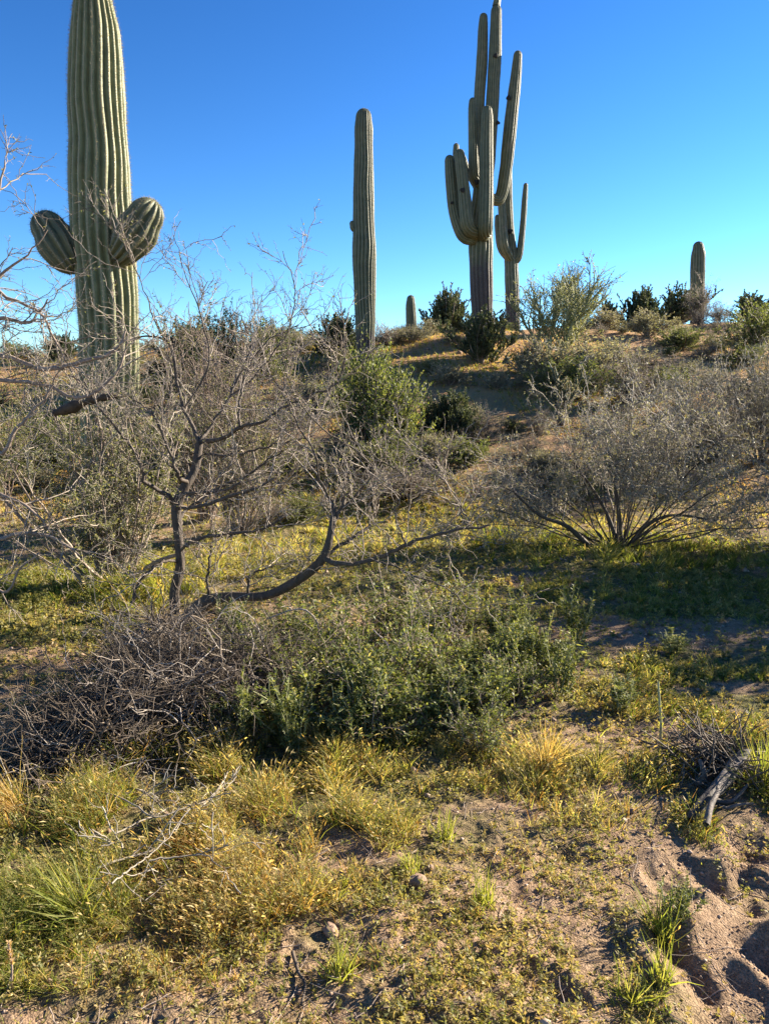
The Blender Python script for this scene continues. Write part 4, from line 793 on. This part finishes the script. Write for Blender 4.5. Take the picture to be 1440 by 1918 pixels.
def grass(name, N, dry, seed, rmin, rmax, lab):
    rng = np.random.default_rng(seed); u = rng.random(N); r = np.exp(np.log(rmin) + u * np.log(rmax / rmin)); th = rng.uniform(-.66, .66, N); x = r * np.sin(th); y = r * np.cos(th)
    D, Hh, Dr = density(x, y); pick = rng.random(N) < np.clip(D, 0, 1) * np.where(dry, Dr, 1 - Dr) * 1.3
    x, y, Hh, Dr, r = x[pick], y[pick], Hh[pick], Dr[pick], r[pick]; n = len(x)
    # blades stand in tufts: each is pulled towards a nearby tuft centre
    cs = .055 * np.clip(r / 3, 1, 3); jx, jy = np.floor(x / cs), np.floor(y / cs); tx = (jx + .2 + .6 * _hash(jx, jy, 5)) * cs; ty = (jy + .2 + .6 * _hash(jx, jy, 6)) * cs
    ox, oy = x - tx, y - ty; k = .35 + .4 * rng.random(n); x = tx + ox * k; y = ty + oy * k; z = height(x, y) - .004
    th_ = _hash(jx, jy, 8) * .9 + .55
    L = Hh * th_ * rng.uniform(.35, 1.15, n) * np.where(y < 6, .66, 1); a = rng.random(n) * 6.283
    out = np.stack([ox, oy, np.zeros(n)], -1) / cs[:, None]
    wind = np.stack([vnoise(x, y, .8, 41) - .62, vnoise(x, y, .8, 42) - .55, np.zeros(n)], -1)
    d = norm(np.array([0, 0, 1.]) + out * .9 + wind * .9 + rng.normal(0, .36, (n, 3)) * np.array([1, 1, .3]))
    sd = norm(np.stack([np.cos(a), np.sin(a), np.zeros(n)], -1)); wd = (.0032 if not dry else .0022) * np.clip(r / 2.6, 1, 5.0) * rng.uniform(.6, 1.4, n)
    B = np.stack([x, y, z], -1); bend = norm(d * np.array([1, 1, 0]) + 1e-6) * (L * rng.uniform(.05, .45, n))[:, None]; drop = np.array([0, 0, 1.]) * (L * rng.uniform(.0, .25, n))[:, None]
    m1 = B + d * (L * .5)[:, None] + bend * .22; tp = B + d * L[:, None] + bend - drop; s = sd * wd[:, None] * .5
    X = np.stack([B - s, B + s, m1 + s * .8, m1 - s * .8, tp], 1); i = np.arange(n)[:, None] * 5; mb = MB()
    tint = np.clip(.45 * _hash(jx, jy, 9) + .55 * rng.random(n) + (0 if dry else .35 * (Dr - .3)) + np.where((y > 5) & (y < 10.5), .14, 0), 0, 1)
    t5 = np.repeat(tint[:, None], 5, 1); t5[:, 4] = np.clip(t5[:, 4] + .2, 0, 1); t5[:, 2:4] += .05
    mb.add(X, [np.concatenate([i, i + 1, i + 2, i + 3], 1), np.concatenate([i + 3, i + 2, i + 4], 1)], t5.ravel())
    if dry:      # nodding seed heads
        kk = (rng.random(n) < .42) & (r < 7) & (L > .05); q = tp[kk]; dd = norm(d[kk] + bend[kk] / np.maximum(L[kk], .01)[:, None] * 1.5); leaves(mb, q - dd * .006, dd, np.clip(L[kk] * .24, .014, .034), .0052 * np.clip(r[kk] / 3, 1, 3), rng, tint=np.clip(tint[kk] + .3, 0, 1), droop=.12)
    o = mb.build(name, M_DRY if dry else M_GRASS, smooth=False); tag(o, kind='stuff'); o['label'] = lab; return n
n1 = grass('green_grass', 640000, False, 201, 1.55, 26, 'fresh green and yellow-green grass over the wash and slope')
n2 = grass('dry_grass', 420000, True, 202, 1.55, 26, 'golden dry grass with seed heads over the wash and slope')
def forbs():
    rng = np.random.default_rng(301); N = 110000; r = np.exp(np.log(1.5) + rng.random(N) * np.log(12 / 1.5)); th = rng.uniform(-.62, .62, N); x = r * np.sin(th); y = r * np.cos(th)
    D, Hh, Dr = density(x, y); c = vnoise(x, y, .12, 51) * .6 + vnoise(x, y, .4, 52) * .4; sand = np.ones(N)
    for (cx, cy, sx, sy, py) in SD[:1]: sand *= 1 - .98 * np.exp(-(((x - cx) / sx) ** 2 + ((y - cy) / sy) ** 2) ** 2)
    k = rng.random(N) < sand * (.08 + .6 * sstep(.40, .68, c)) * .7 * np.where(D > .6, .4, 1); x, y, r = x[k], y[k], r[k]; n = len(x)
    per = 6; X = np.repeat(np.stack([x, y, height(x, y)], -1), per, 0); a = rng.random(n * per) * 6.283; el = rng.uniform(.15, 1.2, n * per); rr = np.repeat(r, per)
    d = np.stack([np.cos(a) * np.cos(el), np.sin(a) * np.cos(el), np.sin(el)], -1); sc = np.repeat(rng.uniform(.5, 1.5, n) * np.clip(r / 3, 1, 3), per)
    mb = MB(); leaves(mb, X + d * .004 * rng.random((n * per, 1)), d, .012 * sc * rng.uniform(.6, 1.3, n * per), .0042 * sc, rng, tint=np.clip(np.repeat(rng.random(n), per) * .8 + .2 * rng.random(n * per), 0, 1))
    # taller leafy sprigs among them
    k2 = rng.choice(n, n // 5, replace=False); h = rng.uniform(.02, .07, len(k2)); per = 10; t = rng.random((len(k2), per)); P = np.stack([x[k2][:, None] + rng.normal(0, .004, t.shape), y[k2][:, None] + rng.normal(0, .004, t.shape), height(x[k2], y[k2])[:, None] + t * h[:, None]], -1).reshape(-1, 3)
    d = norm(rng.normal(size=P.shape) * np.array([1, 1, .4]) + np.array([0, 0, .7])); leaves(mb, P, d, .016 * np.repeat(np.clip(r[k2] / 3, 1, 3), per), .006 * np.repeat(np.clip(r[k2] / 3, 1, 3), per), rng, tint=np.repeat(rng.random(len(k2)), per))
    # upright leafy sprigs standing in the thick growth
    N = 150000; r = np.exp(np.log(1.6) + rng.random(N) * np.log(8 / 1.6)); th = rng.uniform(-.62, .62, N); x = r * np.sin(th); y = r * np.cos(th); D, Hh, Dr = density(x, y)
    k = rng.random(N) < np.clip(D - .12, 0, 1) * .26; x, y, r, Hh, Dr = x[k], y[k], r[k], Hh[k], Dr[k]; n = len(x); per = 9; h = Hh * rng.uniform(.35, .85, n); a = rng.normal(0, .3, (n, 2))
    t = np.sort(rng.random((n, per)), 1); z = height(x, y); P = np.stack([x[:, None] + a[:, :1] * t * h[:, None], y[:, None] + a[:, 1:] * t * h[:, None], z[:, None] + t * h[:, None]], -1)
    d = norm(rng.normal(size=P.shape) * np.array([1, 1, .5]) + np.array([0, 0, .9])); sc = np.clip(r / 3, 1, 2.5)[:, None] * (1.3 - .6 * t) * rng.uniform(.7, 1.4, (n, 1))
    tt = np.clip(np.repeat(.55 * rng.random((n, 1)) + .45 * Dr[:, None], per, 1) + rng.normal(0, .08, (n, per)), 0, 1)
    leaves(mb, P.reshape(-1, 3), d.reshape(-1, 3), (.015 * sc).ravel(), (.0048 * sc).ravel(), rng, tint=tt.ravel())
    q = np.stack([np.stack([x, y, z - .003], -1), P[:, -1]], 1); tubes(mb, q, np.stack([np.full(n, .0012), np.full(n, .0006)], 1), 3, tint=tt[:, 0])
    tag(mb.build('ground_cover_plants', M_FORB, smooth=False), 'tiny low green and reddish ground plants on bare soil', kind='stuff')
forbs()

# ------------------------------------------------------------------ stones, pebbles, litter, log
def blob(rng, r, sub=10, sq=(1, .8, .6), amp=.25):
    a = np.linspace(.02, math.pi - .02, sub); b = np.arange(sub * 2) * math.pi / sub; A, B = np.meshgrid(a, b, indexing='ij')
    X = np.stack([np.sin(A) * np.cos(B), np.sin(A) * np.sin(B), np.cos(A)], -1); o = rng.random(3) * 20
    f = 1 + amp * 2 * (vnoise(X[..., 0] + o[0], X[..., 1] + X[..., 2] * 1.3 + o[1], .55, 5) - .5) + amp * (vnoise(X[..., 1] + o[2], X[..., 2] + X[..., 0] + o[0], .28, 6) - .5)
    n = sub * 2; i = np.arange(sub - 1)[:, None] * n + np.arange(n); j = np.arange(sub - 1)[:, None] * n + (np.arange(n) + 1) % n
    return X * f[..., None] * np.array(sq) * r, np.stack([i, j, j + n, i + n], -1).reshape(-1, 4)[:, ::-1]
rr = np.random.default_rng(401)
for (px, py, wpx, lab) in [(782, 1655, 32, 'tan angular stone beside a green tuft on bare soil'), (620, 1748, 34, 'rounded brown stone half buried among sparse grass'), (748, 1628, 16, 'small flat stone left of the green tuft on bare soil'), (806, 1628, 14, 'small pale stone right of the green tuft on bare soil'),
      (905, 1722, 12, 'little whitish pebble stone by low dry grass'), (1182, 1522, 16, 'small stone on soil below the golden grass'), (1255, 706, 18, 'pale flat rock on the right hillside near low tuft'), (1232, 720, 14, 'small rock lying below pale flat rock on hillside'), (860, 662, 10, 'little tan rock on bare crest under the dark rounded bush'), (800, 655, 9, 'little tan rock on bare crest near the stubby saguaro'), (1120, 1545, 14, 'small reddish stone on open soil'), (560, 1860, 14, 'small tan stone near bottom edge among seedlings')]:
    p = hit(px, py, True); s = wpx * .5 * float(np.dot(p - EYE, fwd)) / F; X, f = blob(rr, s, 12, (1, .85, .7)); m = MB(); m.add(X, [f], .85); o = m.build('stone', M_ROCK); o.location = (p[0], p[1], p[2] + s * .25); o.rotation_euler = (rr.normal(0, .2), rr.normal(0, .2), rr.random() * 6); tag(o, lab, 'stone', 'stones')
def gravel():
    rng = np.random.default_rng(411); N = 22000; r = np.exp(np.log(1.5) + rng.random(N) ** .9 * np.log(9 / 1.5)); th = rng.uniform(-.62, .62, N); x, y = r * np.sin(th), r * np.cos(th)
    D, _, _ = density(x, y); k = rng.random(N) < np.clip(1 - D * 1.6, 0, 1) * (.25 + .75 * sstep(.45, .7, vnoise(x, y, .35, 61))); x, y, r = x[k], y[k], r[k]; n = len(x)
    v0 = np.array([[1, 0, 0], [-1, 0, 0], [0, 1, 0], [0, -1, 0], [0, 0, 1], [0, 0, -1]], float); tri = np.array([[0, 2, 4], [2, 1, 4], [1, 3, 4], [3, 0, 4], [2, 0, 5], [1, 2, 5], [3, 1, 5], [0, 3, 5]])
    s = .0034 * np.exp(rng.normal(0, .55, n)) * np.clip(r / 2.5, 1, 3); a = rng.random(n) * 6.283; ca, sa = np.cos(a)[:, None], np.sin(a)[:, None]; v = v0[None] * (s[:, None, None] * rng.uniform(.6, 1.2, (n, 6, 1)) * np.array([1, .9, .7]))
    X = np.stack([v[..., 0] * ca - v[..., 1] * sa + x[:, None], v[..., 0] * sa + v[..., 1] * ca + y[:, None], v[..., 2] + (height(x, y) + s * .2)[:, None]], -1)
    mb = MB(); mb.add(X, [(tri[None] + np.arange(n)[:, None, None] * 6).reshape(-1, 3)], np.repeat(rng.random(n), 6)); tag(mb.build('gravel', M_ROCK, smooth=False), 'loose gravel grains over the bare soil and sand', kind='stuff')
gravel()
def litter():
    rng = np.random.default_rng(421); N = 1500; r = np.exp(np.log(1.6) + rng.random(N) * np.log(9 / 1.6)); th = rng.uniform(-.6, .6, N); x, y = r * np.sin(th), r * np.cos(th); a = rng.random(N) * 6.283
    P, Q = grow(rng, np.stack([x, y, height(x, y) + .006], -1), np.stack([np.cos(a), np.sin(a), 0 * a + .05], -1), rng.uniform(.03, .16, N), .0016, .0008, 5, .15); P[..., 2] = np.maximum(height(P[..., 0], P[..., 1]) + .004, P[..., 2] - .01)
    m = MB(); tubes(m, P, Q, 4, rng=rng); tag(m.build('twig_litter', M_TWIG), 'scattered small dead twigs and straw on the ground', kind='stuff')
litter()
for l, lab in (([(548, 1790), (560, 1830), (572, 1850), (565, 1890)], 'dark crooked stick lying on soil near the bottom edge'), ([(490, 1590), (535, 1580), (565, 1600)], 'thin grey stick lying in golden grass')):
    m = MB(); P = np.array([hit(a, b, True) for a, b in l]); P[:, 2] += .012; P = catmull(P, 12); tubes(m, P, np.linspace(.006, .003, 12), 6, tint=.4); b = P[0]; o = m.build('stick', M_DARKTWIG, None, b); tag(o, lab, 'stick')
def log():
    rng = np.random.default_rng(431); p0 = hit(1290, 1545); p1 = hit(1400, 1440); base = p0
    root = thing('dead_log', 'weathered split log with charred patches lying in grass beside the sand', 'log', base)
    n = 40; ax = np.array([p0 + (0, 0, .02), .6 * p0 + .4 * p1 + (0, 0, .045), .25 * p0 + .75 * p1 + (0, 0, .07), p1 + (0, 0, .085)]); P = catmull(ax, n); T = norm(np.gradient(P, axis=0)); U = norm(np.cross(T, [0, 0, 1.])); V = np.cross(T, U); k = 28
    th = np.arange(k) * 2 * math.pi / k; s = np.linspace(0, 1, n); rad = np.interp(s, [0, .04, .3, .6, .9, 1], [.009, .020, .024, .027, .026, .008])
    S_, TH = np.meshgrid(s, th, indexing='ij'); f = 1 + .40 * (vnoise(TH * 1.1, S_ * 3, .7, 71) - .5) + .35 * (vnoise(TH * 3, S_ * 1.2, .5, 72) - .5) + .2 * (vnoise(TH * 2, S_ * 20, .6, 73) - .5); f[:, -1] = f[:, 0] * .5 + f[:, -2] * .5
    X = P[:, None] + (rad[:, None] * f)[..., None] * (U[:, None] * np.cos(th)[None, :, None] + V[:, None] * np.sin(th)[None, :, None]); i = np.arange(n - 1)[:, None] * k + np.arange(k); j = np.arange(n - 1)[:, None] * k + (np.arange(k) + 1) % k
    m = MB(); m.add(X, [np.stack([i, j, j + k, i + k], -1).reshape(-1, 4)], (.22 + .5 * sstep(.5, .65, vnoise(S_ * 6, TH, .9, 75)) * sstep(.2, .6, S_)).ravel()); m.build('log_body', M_LOG, root, base)
    for l in ([(1300, 1470, 3.1, 14), (1318, 1462, 3.08, 14), (1316, 1440, 3.1, 11), (1310, 1425, 3.15, 8)], [(1335, 1510, 2.95, 10), (1370, 1500, 2.95, 8), (1400, 1470, 3.0, 6)], [(1345, 1520, 2.9, 7), (1380, 1508, 2.9, 6), (1410, 1505, 2.9, 4)], [(1322, 1545, 2.72, 13), (1330, 1510, 2.8, 12), (1345, 1480, 2.9, 9)]):
        Pq, Q = trace(l, 12); Pq[:, 2] = np.maximum(Pq[:, 2], height(Pq[:, 0], Pq[:, 1]) + .01); m = MB(); tubes(m, Pq, Q, 8, tint=.5); m.build('root', M_LOG, root, base)
    N = 330; c = hit(1375, 1430); x = c[0] + rng.normal(-.06, .13, N); y = c[1] + rng.normal(-.02, .10, N); a = rng.random(N) * 6.283; Pq, Q = grow(rng, np.stack([x, y, height(x, y) + rng.uniform(.005, .10, N)], -1), np.stack([np.cos(a), np.sin(a), rng.normal(.2, .5, N)], -1), rng.uniform(.06, .26, N), .004, .002, 6, .16, (0, 0, -.05)); Pq[..., 2] = np.maximum(Pq[..., 2], height(Pq[..., 0], Pq[..., 1]) + .005)
    m = MB(); tubes(m, Pq, Q, 4, rng=rng); m.build('splinters', M_DARKTWIG, root, base)['kind'] = 'stuff'
log()
def tuft(px, py, h, n, lab, mat, seed, lean=(0, 0)):
    rng = np.random.default_rng(seed); p = hit(px, py, True); x = p[0] + rng.normal(0, .018, n); y = p[1] + rng.normal(0, .018, n); d = np.stack([rng.normal(lean[0], .35, n), rng.normal(lean[1], .35, n), np.ones(n)], -1)
    P, Q = grow(rng, np.stack([x, y, height(x, y) - .005], -1), d, h * rng.uniform(.4, 1.15, n), .0026 if mat is M_GRASS else .0015, .0004, 6, .07, (0, 0, -.07)); m = MB()
    T = norm(np.gradient(P, axis=1)); sd = norm(np.cross(T, norm(rng.normal(size=(n, 1, 3))))); X = np.stack([P - sd * Q[..., None], P + sd * Q[..., None]], 2); i = np.arange(n)[:, None] * 12 + np.arange(5) * 2
    m.add(X, [np.stack([i, i + 1, i + 3, i + 2], -1).reshape(-1, 4)], np.repeat(np.clip(rng.uniform(.45, .95, n), 0, 1), 12)); b = np.array([p[0], p[1], p[2]]); o = m.build('grass_tuft', mat, None, b); tag(o, lab, 'grass tuft', 'grass tufts')
for a in [(1240, 1760, .20, 62, 'bright green long-bladed tuft at the edge of the sand', M_GRASS, 1, (-.1, 0)), (1235, 1835, .13, 56, 'short bushy green tuft below the long-bladed one', M_GRASS, 2), (1180, 1880, .11, 42, 'pale green tuft near bottom edge left of sand', M_GRASS, 3), (40, 1530, .3, 150, 'straw-coloured tuft blown sideways at the left edge', M_DRY, 4, (-.9, 0)),
          (905, 1690, .12, 60, 'olive tuft on bare soil among dry plants', M_GRASS, 6), (770, 1630, .09, 60, 'dense fresh green tuft between the tan stones', M_GRASS, 7), (640, 1830, .13, 60, 'yellow-green tuft near the bottom edge', M_GRASS, 8), (160, 1720, .24, 120, 'long green tuft combed leftward by wind', M_GRASS, 9, (-.7, -.2)), (1025, 1440, .22, 140, 'golden dry tuft glowing in sun right of leafy mass', M_DRY, 10), (1425, 1480, .26, 140, 'tall yellow-green tuft right of the weathered log', M_GRASS, 12), (830, 1570, .11, 70, 'silvery green tuft on soil in front of leafy mass', M_GRASS, 13)]: tuft(*a)
print('blades', n1, n2, 'objects', len(bpy.data.objects))
